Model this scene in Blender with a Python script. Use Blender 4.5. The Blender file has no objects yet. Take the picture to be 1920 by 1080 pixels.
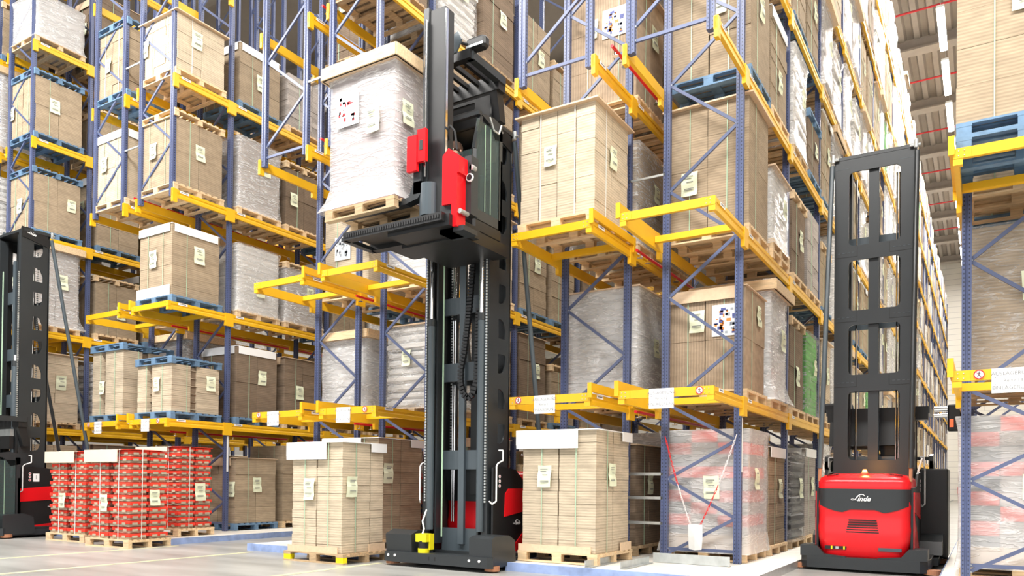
import bpy, bmesh, math, random
from mathutils import Vector, Matrix
S = bpy.context.scene
COL = S.collection
sin, cos, rad, pi = math.sin, math.cos, math.radians, math.pi

# ------------------------------------------------------------------ camera
F_PX, YAW, PITCH, ROLL, CX, CY, CAM_H = 1429.33, 31.784, 0.608, 0.589, 959.3, 890.15, 1.174
_y, _p, _r = rad(YAW), rad(PITCH), rad(ROLL)
FW = Vector((-sin(_y)*cos(_p), cos(_y)*cos(_p), sin(_p)))
RT = Vector((cos(_y), sin(_y), 0)); UPV = RT.cross(FW)
R2 = RT*cos(_r) + UPV*sin(_r); U2 = -RT*sin(_r) + UPV*cos(_r)
cd = bpy.data.cameras.new('camera'); cam = bpy.data.objects.new('camera', cd); COL.objects.link(cam)
cd.sensor_width = 36; cd.lens = F_PX/1920*36
cd.shift_x = (960-CX)/1920; cd.shift_y = (CY-540)/1920; cd.clip_end = 500
M3 = Matrix((R2, U2, -FW)).transposed()
cam.matrix_world = Matrix.Translation((0, 0, CAM_H)) @ M3.to_4x4()
S.camera = cam

def px(X, Y, Z):
    q = Vector((X, Y, Z-CAM_H)); d = q.dot(FW)
    if d < .1: return None
    return CX+F_PX*q.dot(R2)/d, CY-F_PX*q.dot(U2)/d
def in_view(x0, x1, y0, y1, z0, z1, m=25):
    ps = [px(x, y, z) for x in (x0, x1) for y in (y0, y1) for z in (z0, z1)]
    if any(p is None for p in ps): return True
    us = [p[0] for p in ps]; vs = [p[1] for p in ps]
    return max(us) > -m and min(us) < 1920+m and max(vs) > -m and min(vs) < 1080+m

# ------------------------------------------------------------------ materials
def nmat(name):
    m = bpy.data.materials.new(name); m.use_nodes = True
    nt = m.node_tree; b = nt.nodes['Principled BSDF']
    return m, nt, b
def noise_col(nt, b, col, var, scale, stretch=(1, 1, 1), tone=False, inst=0.0, detail=3):
    N, L = nt.nodes, nt.links
    tc = N.new('ShaderNodeTexCoord'); mp = N.new('ShaderNodeMapping'); mp.inputs['Scale'].default_value = stretch
    L.new(tc.outputs['Object'], mp.inputs[0])
    no = N.new('ShaderNodeTexNoise'); no.inputs['Scale'].default_value = scale; no.inputs['Detail'].default_value = detail
    L.new(mp.outputs[0], no.inputs['Vector'])
    mr = N.new('ShaderNodeMapRange'); mr.inputs['From Min'].default_value = .3; mr.inputs['From Max'].default_value = .7
    mr.inputs['To Min'].default_value = 1-var; mr.inputs['To Max'].default_value = 1+var
    L.new(no.outputs[0], mr.inputs[0]); val = mr.outputs[0]
    if tone:
        at = N.new('ShaderNodeAttribute'); at.attribute_name = 'tone'
        mu = N.new('ShaderNodeMath'); mu.operation = 'MULTIPLY'; L.new(val, mu.inputs[0]); L.new(at.outputs['Fac'], mu.inputs[1]); val = mu.outputs[0]
    if inst:
        oi = N.new('ShaderNodeObjectInfo'); m2 = N.new('ShaderNodeMapRange')
        m2.inputs['To Min'].default_value = 1-inst; m2.inputs['To Max'].default_value = 1+inst
        L.new(oi.outputs['Random'], m2.inputs[0])
        mu = N.new('ShaderNodeMath'); mu.operation = 'MULTIPLY'; L.new(val, mu.inputs[0]); L.new(m2.outputs[0], mu.inputs[1]); val = mu.outputs[0]
    vm = N.new('ShaderNodeVectorMath'); vm.operation = 'SCALE'; vm.inputs[0].default_value = col[:3]
    L.new(val, vm.inputs['Scale']); L.new(vm.outputs[0], b.inputs['Base Color'])
    return tc, mp, no, vm
def simple(name, col, rough=.5, metal=0, var=.06, scale=3, inst=0.0, stretch=(1, 1, 1), spec=.5):
    m, nt, b = nmat(name)
    b.inputs['Roughness'].default_value = rough; b.inputs['Metallic'].default_value = metal
    b.inputs['Specular IOR Level'].default_value = spec
    noise_col(nt, b, col, var, scale, stretch, inst=inst)
    return m
def kraft(name, col, lines=170, axis='z', depth=.16, var=.12):
    m, nt, b = nmat(name); N, L = nt.nodes, nt.links
    b.inputs['Roughness'].default_value = .85; b.inputs['Specular IOR Level'].default_value = .2
    tc, mp, no, vm = noise_col(nt, b, col, var, 5, (1, 1, 2.4), tone=True, inst=.1)
    w = N.new('ShaderNodeTexWave'); w.wave_type = 'BANDS'; w.bands_direction = axis.upper()
    w.inputs['Scale'].default_value = lines/20; w.inputs['Distortion'].default_value = 1.5; w.inputs['Detail'].default_value = 2
    L.new(tc.outputs['Object'], w.inputs['Vector'])
    mr = N.new('ShaderNodeMapRange'); mr.inputs['To Min'].default_value = 1-depth; mr.inputs['To Max'].default_value = 1.05
    L.new(w.outputs['Fac'], mr.inputs[0])
    v2 = N.new('ShaderNodeVectorMath'); v2.operation = 'SCALE'; L.new(vm.outputs[0], v2.inputs[0]); L.new(mr.outputs[0], v2.inputs['Scale'])
    L.new(v2.outputs[0], b.inputs['Base Color'])
    bp = N.new('ShaderNodeBump'); bp.inputs['Strength'].default_value = .25; bp.inputs['Distance'].default_value = .004
    L.new(w.outputs['Fac'], bp.inputs['Height']); L.new(bp.outputs[0], b.inputs['Normal'])
    return m
def film(name, lo, hi, col=(.9, .9, .9), scale=3.0):
    m, nt, b = nmat(name); N, L = nt.nodes, nt.links
    b.inputs['Base Color'].default_value = (*col, 1); b.inputs['Roughness'].default_value = .16
    b.inputs['Specular IOR Level'].default_value = .8
    tc = N.new('ShaderNodeTexCoord'); mp = N.new('ShaderNodeMapping'); mp.inputs['Scale'].default_value = (.7, .7, 3.8); mp.inputs['Rotation'].default_value = (.22, .16, 0)
    L.new(tc.outputs['Object'], mp.inputs[0])
    no = N.new('ShaderNodeTexNoise'); no.inputs['Scale'].default_value = scale; no.inputs['Detail'].default_value = 6; no.inputs['Distortion'].default_value = 1.2
    L.new(mp.outputs[0], no.inputs['Vector'])
    def ma(op, x_, y_=None):
        n = N.new('ShaderNodeMath'); n.operation = op
        for i, v in enumerate((x_, y_)):
            if v is None: continue
            if hasattr(v, 'links'): L.new(v, n.inputs[i])
            else: n.inputs[i].default_value = v
        return n.outputs[0]
    ridge = ma('SUBTRACT', 1.0, ma('MINIMUM', ma('MULTIPLY', ma('ABSOLUTE', ma('SUBTRACT', no.outputs[0], .5)), 14.0), 1.0))
    n2 = N.new('ShaderNodeTexNoise'); n2.inputs['Scale'].default_value = 1.3; L.new(tc.outputs['Object'], n2.inputs['Vector'])
    mr = N.new('ShaderNodeMapRange'); mr.inputs['To Min'].default_value = lo; mr.inputs['To Max'].default_value = hi
    L.new(ma('ADD', ma('MULTIPLY', ma('POWER', ridge, 2.0), .62), ma('MULTIPLY', n2.outputs[0], .45)), mr.inputs[0])
    bp = N.new('ShaderNodeBump'); bp.inputs['Strength'].default_value = .7; bp.inputs['Distance'].default_value = .012
    L.new(ridge, bp.inputs['Height']); L.new(bp.outputs[0], b.inputs['Normal'])
    tr = N.new('ShaderNodeBsdfTransparent'); mx = N.new('ShaderNodeMixShader')
    L.new(mr.outputs[0], mx.inputs[0]); L.new(tr.outputs[0], mx.inputs[1]); L.new(b.outputs[0], mx.inputs[2])
    L.new(mx.outputs[0], nt.nodes['Material Output'].inputs[0])
    return m
def post_material(name, col):
    m, nt, b = nmat(name); N, L = nt.nodes, nt.links
    b.inputs['Roughness'].default_value = .35
    tc, mp, no, vm = noise_col(nt, b, col, .08, 4)
    sx = N.new('ShaderNodeSeparateXYZ'); L.new(tc.outputs['Object'], sx.inputs[0])
    def ma(op, a, bb, c=None):
        n = N.new('ShaderNodeMath'); n.operation = op
        for i, v in enumerate((a, bb)):
            if v is None: continue
            if hasattr(v, 'links'): L.new(v, n.inputs[i])
            else: n.inputs[i].default_value = v
        return n.outputs[0]
    fz = ma('FRACT', ma('DIVIDE', sx.outputs['Z'], .05), None)
    dz = ma('LESS_THAN', ma('ABSOLUTE', ma('SUBTRACT', fz, .5), None), .19)
    ax = ma('ABSOLUTE', sx.outputs['X'], None); ay = ma('ABSOLUTE', ma('SUBTRACT', sx.outputs['Y'], .045), None)
    on_face = ma('MULTIPLY', ma('GREATER_THAN', ax, .021), ma('LESS_THAN', ax, .034))
    on_side = ma('MULTIPLY', ma('LESS_THAN', ay, .010), ma('GREATER_THAN', ax, .045))
    hole = ma('MULTIPLY', dz, ma('MAXIMUM', on_face, on_side))
    k = ma('SUBTRACT', 1.0, ma('MULTIPLY', hole, .82))
    v2 = N.new('ShaderNodeVectorMath'); v2.operation = 'SCALE'; L.new(vm.outputs[0], v2.inputs[0]); L.new(k, v2.inputs['Scale'])
    L.new(v2.outputs[0], b.inputs['Base Color'])
    return m
def emis(name, col, st):
    m, nt, b = nmat(name)
    b.inputs['Emission Color'].default_value = (*col, 1); b.inputs['Emission Strength'].default_value = st
    b.inputs['Base Color'].default_value = (*col, 1)
    return m
def glass(name):
    m, nt, b = nmat(name); N, L = nt.nodes, nt.links
    b.inputs['Base Color'].default_value = (.12, .16, .16, 1); b.inputs['Roughness'].default_value = .04
    tr = N.new('ShaderNodeBsdfTransparent'); tr.inputs[0].default_value = (.75, .85, .83, 1)
    mx = N.new('ShaderNodeMixShader'); mx.inputs[0].default_value = .28
    L.new(tr.outputs[0], mx.inputs[1]); L.new(b.outputs[0], mx.inputs[2]); L.new(mx.outputs[0], nt.nodes['Material Output'].inputs[0])
    return m

YEL = simple('yellow_beam_paint', (.84, .47, .012), .42, var=.04)
BLU = post_material('blue_post_paint', (.085, .108, .215))
BLB = simple('blue_brace_paint', (.10, .125, .23), .35)
KRL = kraft('kraft_light', (.57, .475, .35))
KRM = kraft('kraft_middle', (.39, .305, .21))
KRD = kraft('kraft_dark', (.23, .17, .12))
KRV = kraft('kraft_fluted', (.44, .335, .235), lines=150, axis='x', depth=.2)
GRY = kraft('grey_board', (.40, .36, .33))
SILV = kraft('silver_board', (.60, .59, .58), lines=60, depth=.1, var=.05)
RBX = kraft('red_print_board', (.80, .06, .035), lines=60, depth=.12, var=.1)
GRN = kraft('green_board', (.10, .42, .06), lines=60)
WHS = kraft('white_board_stack', (.68, .66, .63), lines=60, depth=.12, var=.05)
BLKB = simple('black_board', (.03, .03, .035), .6)
WOOD = simple('new_pallet_wood', (.72, .53, .32), .75, var=.16, scale=6, stretch=(1, 6, 6), inst=.1)
WOODO = simple('worn_pallet_wood', (.44, .31, .18), .85, var=.25, scale=6, stretch=(1, 6, 6), inst=.12)
BPAL = simple('blue_pallet_paint', (.13, .23, .36), .7, var=.2, scale=8, inst=.1)
BOARD = simple('chipboard', (.70, .52, .35), .75, var=.06, scale=25)
PAPER = simple('white_paper', (.88, .88, .88), .7, var=.02)
NOTE = simple('pale_yellow_note', (.80, .84, .62), .7, var=.03)
INK = simple('grey_ink', (.20, .20, .20), .8)
STRAP = simple('green_strap', (.42, .60, .42), .4)
STRAPW = simple('white_strap', (.85, .86, .84), .4)
DARK = simple('dark_grey_truck_paint', (.024, .028, .031), .38, var=.05)
DARK2 = simple('black_truck_plastic', (.009, .0095, .0105), .45)
MIDG = simple('mid_grey_steel', (.07, .09, .105), .35, var=.05)
CHROME = simple('chrome', (.85, .86, .88), .12, metal=1, var=.02)
GALV = simple('galvanised_steel', (.55, .58, .58), .38, metal=.7, var=.12, scale=9)
RED = simple('red_truck_paint', (.78, .008, .014), .25, var=.02)
REDP = simple('red_pipe_paint', (.62, .01, .02), .35)
YSC = simple('yellow_scanner_plastic', (.90, .78, .01), .35)
ORR = simple('orange_roller', (.42, .18, .09), .6)
WHT = simple('white_plastic', (.86, .87, .86), .5)
FILM = film('clear_stretch_film', .06, .75)
FILMW = film('cloudy_stretch_film', .22, .95)
FILMH = film('hazy_stretch_film', .40, .72)
FILML = film('thin_stretch_film', .02, .5)
GLASS = glass('cab_glass')
SKIN = simple('skin', (.62, .35, .24), .5)
HAIR = simple('brown_hair', (.10, .05, .03), .7)
CLOTH = simple('red_work_shirt', (.45, .02, .02), .8)
TROU = simple('dark_trousers', (.03, .035, .05), .8)
TYRE = simple('black_rubber', (.012, .012, .013), .6)

# ------------------------------------------------------------------ mesh helper
class MB:
    def __init__(s): s.v = []; s.f = []; s.m = []; s.t = []; s.mats = []; s.tone = 1.0
    def mi(s, mat):
        if mat not in s.mats: s.mats.append(mat)
        return s.mats.index(mat)
    def add(s, vs, fs, mat):
        o = len(s.v); s.v += [tuple(v) for v in vs]; k = s.mi(mat)
        for f in fs: s.f.append([i+o for i in f]); s.m.append(k); s.t.append(s.tone)
    def box(s, x0, x1, y0, y1, z0, z1, mat):
        s.add([(x0, y0, z0), (x1, y0, z0), (x1, y1, z0), (x0, y1, z0), (x0, y0, z1), (x1, y0, z1), (x1, y1, z1), (x0, y1, z1)],
              [(0, 3, 2, 1), (4, 5, 6, 7), (0, 1, 5, 4), (1, 2, 6, 5), (2, 3, 7, 6), (3, 0, 4, 7)], mat)
        return s
    def cbox(s, x0, x1, y0, y1, z0, z1, mat, c=.02):
        # box with chamfered vertical and top edges
        def ring(i, z): return [(x0+i+c, y0+i, z), (x1-i-c, y0+i, z), (x1-i, y0+i+c, z), (x1-i, y1-i-c, z), (x1-i-c, y1-i, z), (x0+i+c, y1-i, z), (x0+i, y1-i-c, z), (x0+i, y0+i+c, z)]
        R = ring(c*.7, z0)+ring(0, z0+c)+ring(0, z1-c)+ring(c*.7, z1)
        fs = [tuple(reversed(range(8))), tuple(range(24, 32))]
        for k in range(3):
            for i in range(8): j = (i+1) % 8; fs.append((k*8+i, k*8+j, k*8+8+j, k*8+8+i))
        s.add(R, fs, mat); return s
    def tube(s, p0, p1, r, mat, n=10, r1=None):
        p0, p1 = Vector(p0), Vector(p1); d = (p1-p0).normalized()
        a = d.orthogonal().normalized(); b = d.cross(a); r1 = r if r1 is None else r1
        vs = [p0+(a*cos(2*pi*i/n)+b*sin(2*pi*i/n))*r for i in range(n)]+[p1+(a*cos(2*pi*i/n)+b*sin(2*pi*i/n))*r1 for i in range(n)]
        s.add(vs, [(i, (i+1) % n, n+(i+1) % n, n+i) for i in range(n)]+[tuple(reversed(range(n))), tuple(range(n, 2*n))], mat); return s
    def path(s, pts, r, mat, n=8):
        for a, b in zip(pts[:-1], pts[1:]): s.tube(a, b, r, mat, n)
        return s
    def bar(s, p0, p1, w, h, mat, up=(0, 0, 1)):
        p0, p1 = Vector(p0), Vector(p1); d = (p1-p0).normalized(); u = Vector(up)
        a = d.cross(u)
        a = a.normalized() if a.length > 1e-4 else d.orthogonal().normalized()
        b = a.cross(d).normalized()
        vs = [p+a*x*w/2+b*y*h/2 for p in (p0, p1) for x, y in ((-1, -1), (1, -1), (1, 1), (-1, 1))]
        s.add(vs, [(0, 1, 5, 4), (1, 2, 6, 5), (2, 3, 7, 6), (3, 0, 4, 7), (3, 2, 1, 0), (4, 5, 6, 7)], mat); return s
    def prism(s, poly, ax, a0, a1, mat):
        # poly in the two other axes (in xyz order), extruded along ax
        def P(p, a): q = list(p); q.insert('xyz'.index(ax), a); return q
        n = len(poly); vs = [P(p, a0) for p in poly]+[P(p, a1) for p in poly]
        s.add(vs, [tuple(reversed(range(n))), tuple(range(n, 2*n))]+[(i, (i+1) % n, n+(i+1) % n, n+i) for i in range(n)], mat); return s
    def grid(s, pts, mat, closed=False):
        # pts: rows of equal length
        n = len(pts[0]); vs = [p for r in pts for p in r]; fs = []
        for j in range(len(pts)-1):
            for i in range(n if closed else n-1):
                k = (i+1) % n; fs.append((j*n+i, j*n+k, j*n+n+k, j*n+n+i))
        s.add(vs, fs, mat); return s
    def build(s, name, parent=None, loc=None, smooth=False, label=None, fix=True):
        me = bpy.data.meshes.new(name); me.from_pydata(s.v, [], s.f)
        for m in s.mats: me.materials.append(m)
        me.polygons.foreach_set('material_index', s.m)
        at = me.attributes.new('tone', 'FLOAT', 'FACE'); at.data.foreach_set('value', s.t)
        if fix:
            bm = bmesh.new(); bm.from_mesh(me); bmesh.ops.recalc_face_normals(bm, faces=bm.faces); bm.to_mesh(me); bm.free()
        if smooth: me.polygons.foreach_set('use_smooth', [True]*len(me.polygons))
        me.update()
        return link(name, me, parent, loc, label)
def link(name, me, parent=None, loc=None, label=None):
    o = bpy.data.objects.new(name, me); COL.objects.link(o)
    if parent is not None: o.parent = parent
    if loc is not None: o.location = loc
    if label: o['label'] = label
    return o
def tag(o, label=None, cat=None, group=None, kind=None):
    if label: o['label'] = label
    if cat: o['category'] = cat
    if group: o['group'] = group
    if kind: o['kind'] = kind
    return o
def empty(name, loc, rz=0):
    o = bpy.data.objects.new(name, None); COL.objects.link(o); o.location = loc; o.rotation_euler = (0, 0, rz)
    o.empty_display_size = .1
    return o
def copy_tree(o, loc, parent=None):
    c = o.copy(); COL.objects.link(c)
    if parent is not None: c.parent = parent
    else: c.location = loc
    for ch in list(o.children): copy_tree(ch, None, c)
    return c
def plate2d(name, outer, holes, thick, mat, parent, xf):
    # flat plate with holes: outline in (a, b), placed by matrix xf
    cu = bpy.data.curves.new(name, 'CURVE'); cu.dimensions = '2D'; cu.fill_mode = 'BOTH'; cu.extrude = thick/2
    for pl in [outer]+holes:
        sp = cu.splines.new('POLY'); sp.points.add(len(pl)-1); sp.use_cyclic_u = True
        for i, p in enumerate(pl): sp.points[i].co = (p[0], p[1], 0, 1)
    t = bpy.data.objects.new('t', cu); COL.objects.link(t)
    bpy.context.view_layer.update()
    me = bpy.data.meshes.new_from_object(t.evaluated_get(bpy.context.evaluated_depsgraph_get()))
    bpy.data.objects.remove(t); me.transform(xf); me.materials.clear(); me.materials.append(mat)
    for p in me.polygons: p.material_index = 0
    return link(name, me, parent)
def text(name, body, size, mat, parent, xf, shear=0, ext=.001, align='CENTER', bold=0.0):
    cu = bpy.data.curves.new(name, 'FONT'); cu.body = body; cu.size = size; cu.shear = shear; cu.extrude = ext
    cu.align_x = align; cu.align_y = 'CENTER'; cu.offset = bold; cu.resolution_u = 3
    t = bpy.data.objects.new('t', cu); COL.objects.link(t); bpy.context.view_layer.update()
    me = bpy.data.meshes.new_from_object(t.evaluated_get(bpy.context.evaluated_depsgraph_get()))
    bpy.data.objects.remove(t); me.transform(xf); me.materials.clear(); me.materials.append(mat)
    return link(name, me, parent)
def rrect(x0, x1, y0, y1, r, n=4):
    pts = []
    for cx, cy, a in ((x1-r, y0+r, -90), (x1-r, y1-r, 0), (x0+r, y1-r, 90), (x0+r, y0+r, 180)):
        for i in range(n+1): t = rad(a+90*i/n); pts.append((cx+r*cos(t), cy+r*sin(t)))
    return pts
def FACE(origin, right, up):
    r, u = Vector(right).normalized(), Vector(up).normalized(); n = r.cross(u)
    m = Matrix((r, u, n)).transposed().to_4x4(); m.translation = Vector(origin); return m

# ------------------------------------------------------------------ layout numbers
X0, PP, DD, W = -.279, 5.306, 1.627, 1.231
YF, Y0, BAY, NB = 8.99, 10.333, 2.8, 24
ZL = [.11, 2.351, 4.619, 6.806, 9.05, 11.3, 13.55, 15.8]
ROW = dict(D=X0, B=X0-PP, C=X0-PP+DD, A1=X0-2*PP, A0=X0-2*PP+DD, Z1=X0-3*PP, Z0=X0-3*PP+DD, Y1=X0-4*PP, Y0=X0-4*PP+DD)
YEND = Y0+BAY*NB
WALLY = 79.5

# ------------------------------------------------------------------ setting
m, nt, b = nmat('concrete_floor'); N, L = nt.nodes, nt.links
tc = N.new('ShaderNodeTexCoord'); n1 = N.new('ShaderNodeTexNoise'); n1.inputs['Scale'].default_value = .9; n1.inputs['Detail'].default_value = 8
mp = N.new('ShaderNodeMapping'); mp.inputs['Scale'].default_value = (.5, 2.2, 1); L.new(tc.outputs['Object'], mp.inputs[0]); L.new(mp.outputs[0], n1.inputs['Vector'])
cr = N.new('ShaderNodeValToRGB'); cr.color_ramp.elements[0].position = .3; cr.color_ramp.elements[0].color = (.25, .25, .235, 1)
cr.color_ramp.elements[1].position = .68; cr.color_ramp.elements[1].color = (.42, .42, .40, 1)
L.new(n1.outputs[0], cr.inputs[0]); L.new(cr.outputs[0], b.inputs['Base Color']); b.inputs['Roughness'].default_value = .32
FLOOR = m
fl = MB().box(-45, 8, -6, WALLY+1, -.3, 0, FLOOR).build('floor'); tag(fl, kind='structure')
CEIL = simple('roof_sheet', (.30, .26, .22), .6, var=.05); CEILB = simple('roof_girder', (.34, .30, .26), .5)
RZ = 21.6
c = MB()
c.box(-45, 8, -6, WALLY+1, RZ+.25, RZ+.4, CEIL)
tag(c.build('ceiling'), kind='structure')
c = MB()
x = -14.0
while x < 6:
    c.prism([(x, RZ+.25), (x+.08, RZ+.05), (x+.30, RZ+.05), (x+.38, RZ+.25)], 'y', 14, WALLY, CEILB); x += .62
tag(c.build('trim_1'), kind='structure')
k = 2
for yg in [20+6.4*i for i in range(10)]:
    g = MB(); g.box(-30, 6, yg-.10, yg+.10, RZ-.45, RZ+.1, CEILB); g.box(-30, 6, yg-.32, yg+.32, RZ-.50, RZ-.42, CEILB)
    tag(g.build('trim_%d' % k), kind='structure'); k += 1
WALLM, nt, b = nmat('panel_wall'); N, L = nt.nodes, nt.links
tc = N.new('ShaderNodeTexCoord'); w = N.new('ShaderNodeTexBrick'); w.inputs['Scale'].default_value = 1.0
w.inputs['Color1'].default_value = (.80, .77, .70, 1); w.inputs['Color2'].default_value = (.77, .74, .68, 1); w.inputs['Mortar'].default_value = (.55, .53, .5, 1)
w.inputs['Mortar Size'].default_value = .02; w.inputs['Brick Width'].default_value = 3.0; w.inputs['Row Height'].default_value = .5
mp = N.new('ShaderNodeMapping'); mp.inputs['Rotation'].default_value = (rad(90), 0, 0); L.new(tc.outputs['Object'], mp.inputs[0]); L.new(mp.outputs[0], w.inputs['Vector'])
L.new(w.outputs['Color'], b.inputs['Base Color'])
tag(MB().box(-45, 8, WALLY, WALLY+.3, 0, RZ+.4, WALLM).build('wall_back'), kind='structure')
tag(MB().box(-45.3, -45, -6, WALLY+.3, 0, RZ+.4, WALLM).build('wall_left'), kind='structure')
tag(MB().box(8, 8.3, -6, WALLY+.3, 0, RZ+.4, WALLM).build('wall_right'), kind='structure')
LINE = simple('floor_line_paint', (.56, .54, .36), .5, var=.15)
for i, xx in enumerate((-2.3, -7.38, -10.15, -12.1)):
    tag(MB().box(xx-.05, xx+.05, 2, 8.35, 0, .004, LINE).build('floor_line'), ['pale yellow line on the floor near the lens', 'pale yellow floor line before the centre truck', 'pale yellow floor line between centre cartons and red cartons', 'pale yellow floor line before the red cartons'][i], 'floor marking', 'pale floor lines')

# plinths under the racks
PLB = simple('blue_plinth_steel', (.27, .36, .60), .5, var=.25, scale=5); PLT = simple('plinth_concrete', (.72, .70, .64), .6, var=.08)
def plinth(x0, x1, y0, lab, num, front=None):
    p = MB(); p.box(x0+.01, x1-.01, y0+.01, YEND, 0, .108, PLT)
    o = p.build('trim_%d' % num); tag(o, kind='structure')
    q = MB(); q.box(x0, x1, y0-.004, y0+.004, .0, .112, PLB); q.box(x0, x0+.006, y0, YEND, 0, .112, PLB); q.box(x1-.006, x1, y0, YEND, 0, .112, front or PLB)
    q.box(x0, x1, y0, y0+.05, .108, .113, PLB)
    tag(q.build('trim_%d' % (num+1)), kind='structure')
plinth(-5.43, -2.24, 8.63, '', 20, GALV)
plinth(-10.5, -7.95, 8.55, '', 22)
plinth(-16.3, -12.37, 8.35, '', 24)
plinth(-21.7, -18.2, 8.55, '', 26)
plinth(-.45, 3.3, 8.55, '', 28)

# ------------------------------------------------------------------ racks
def post_mesh(z0, z1):
    mb = MB()
    prof = [(-.05, 0), (-.012, 0), (-.008, .012), (.008, .012), (.012, 0), (.05, 0), (.05, .075), (.032, .09), (.026, .09), (.04, .07), (.04, .012), (-.04, .012), (-.04, .07), (-.026, .09), (-.032, .09), (-.05, .075)]
    prof = [(-.05, 0), (-.014, 0), (-.008, .014), (.008, .014), (.014, 0), (.05, 0), (.05, .07), (.03, .092), (-.03, .092), (-.05, .07)]
    mb.prism(prof, 'z', z0, z1, BLU)
    return mb
_pm = {}
def post(parent, x, y, z0, z1):
    key = (round(z0, 3), round(z1, 3))
    if key not in _pm:
        o = post_mesh(z0, z1).build('upright_post', parent, (x, y, 0)); _pm[key] = o.data; return o
    return link('upright_post', _pm[key], parent, (x, y, 0))
_bm = {}
def brace(parent, x0, z0, x1, z1, y):
    mb = MB(); mb.bar((0, 0, 0), (x1-x0, 0, z1-z0), .03, .042, BLB, up=(0, 1, 0)); key = (round(x1-x0, 3), round(z1-z0, 3))
    if key not in _bm: _bm[key] = mb.build('brace').data; bpy.data.objects.remove(bpy.data.objects[-1]) if False else None
    return None
def frame_nodes(zs, ztop):
    z = zs; out = []; side = 0
    while z < ztop-.3:
        st = .53 if z < 2.0 else .76
        out.append((side, z, 1-side, min(z+st, ztop-.1))); z += st; side = 1-side
    return out
_brm = {}
def brace_obj(parent, xa, za, xb, zb, y):
    key = (round(xb-xa, 2), round(zb-za, 2))
    if key not in _brm:
        mb = MB(); mb.bar((0, 0, 0), (xb-xa, 0, zb-za), .042, .03, BLB, up=(0, 1, 0))
        mb.tube((0.02 if xb > xa else -.02, -.022, 0), (0.02 if xb > xa else -.02, .0, 0), .012, GALV, 6)
        o = mb.build('brace', parent, (xa, y, za)); _brm[key] = o.data; return o
    return link('brace', _brm[key], parent, (xa, y, za))
def frame(parent, X, y, z0, z1, detail, start=None):
    post(parent, X+.10, y, z0, z1); post(parent, X+W-.10, y, z0, z1)
    xs = (X+.13, X+W-.13); nodes = frame_nodes(start if start is not None else z0+.18, z1)
    horiz = [(0, z0+.16, 1, z0+.16)]
    if detail:
        vis = [n for n in nodes if in_view(X, X+W, y, y+.1, n[1], n[3])]
        for a, za, b_, zb in horiz+vis: brace_obj(parent, xs[a], za, xs[b_], zb, y+.05)
    else:
        mb = MB()
        for a, za, b_, zb in horiz+nodes: mb.bar((xs[a], y+.05, za), (xs[b_], y+.05, zb), .042, .03, BLB, up=(0, 1, 0))
        o = mb.build('frame_bracing', parent); o['kind'] = 'stuff'
_beam = {}
def beam_mesh(length, side, cant=False):
    # box beam along +y with a step profile and yellow end connectors; top at z=0; side=+1 profile faces +x
    key = (round(length, 3), side, cant)
    if key in _beam: return _beam[key]
    s = side; mb = MB()
    prof = [(-.025*s, -.15), (.025*s, -.15), (.025*s, -.095), (.016*s, -.08), (.016*s, -.055), (.025*s, -.05), (.025*s, 0), (-.025*s, 0)]
    mb.prism(prof, 'y', 0, length, YEL)
    for y in ((length-.10,) if cant else (.0, length-.10)):
        mb.box(-.026, .032*s if s > 0 else -.032, y, y+.10, -.24, .01, YEL) if False else mb.box(min(-.02, .034*s), max(.02, .034*s), y, y+.10, -.25, .012, YEL)
    o = mb.build('load_beam'); me = o.data; bpy.data.objects.remove(o); _beam[key] = me
    return me
def beam(parent, x, y0, y1, z, side, stick=False, cant=False):
    o = link('load_beam', beam_mesh(y1-y0, side, cant), parent, (x, y0, z))
    if stick:
        l = MB()
        xx = .0265*side
        l.box(min(xx, xx+.002*side), max(xx, xx+.002*side), .16, .36, -.048, -.004, PAPER); l.box(min(xx, xx+.003*side), max(xx, xx+.003*side), .19, .33, -.03, -.015, INK)
        l.build('load_plate', o, (0, 0, 0))
    return o
RNAME = dict(D='rack at the right edge of the photo', C='rack beside the rear-facing right truck', B='rack right behind the centre truck mast', A0='rack just left of the centre truck', A1='rack left of centre behind the doubled station',
             Z0='rack standing behind the red cartons', Z1='rack with front post above the leftmost red cartons', Y0='rack at the left edge behind the left truck', Y1='outermost left rack of which little shows')
RACKS = {}
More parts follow.
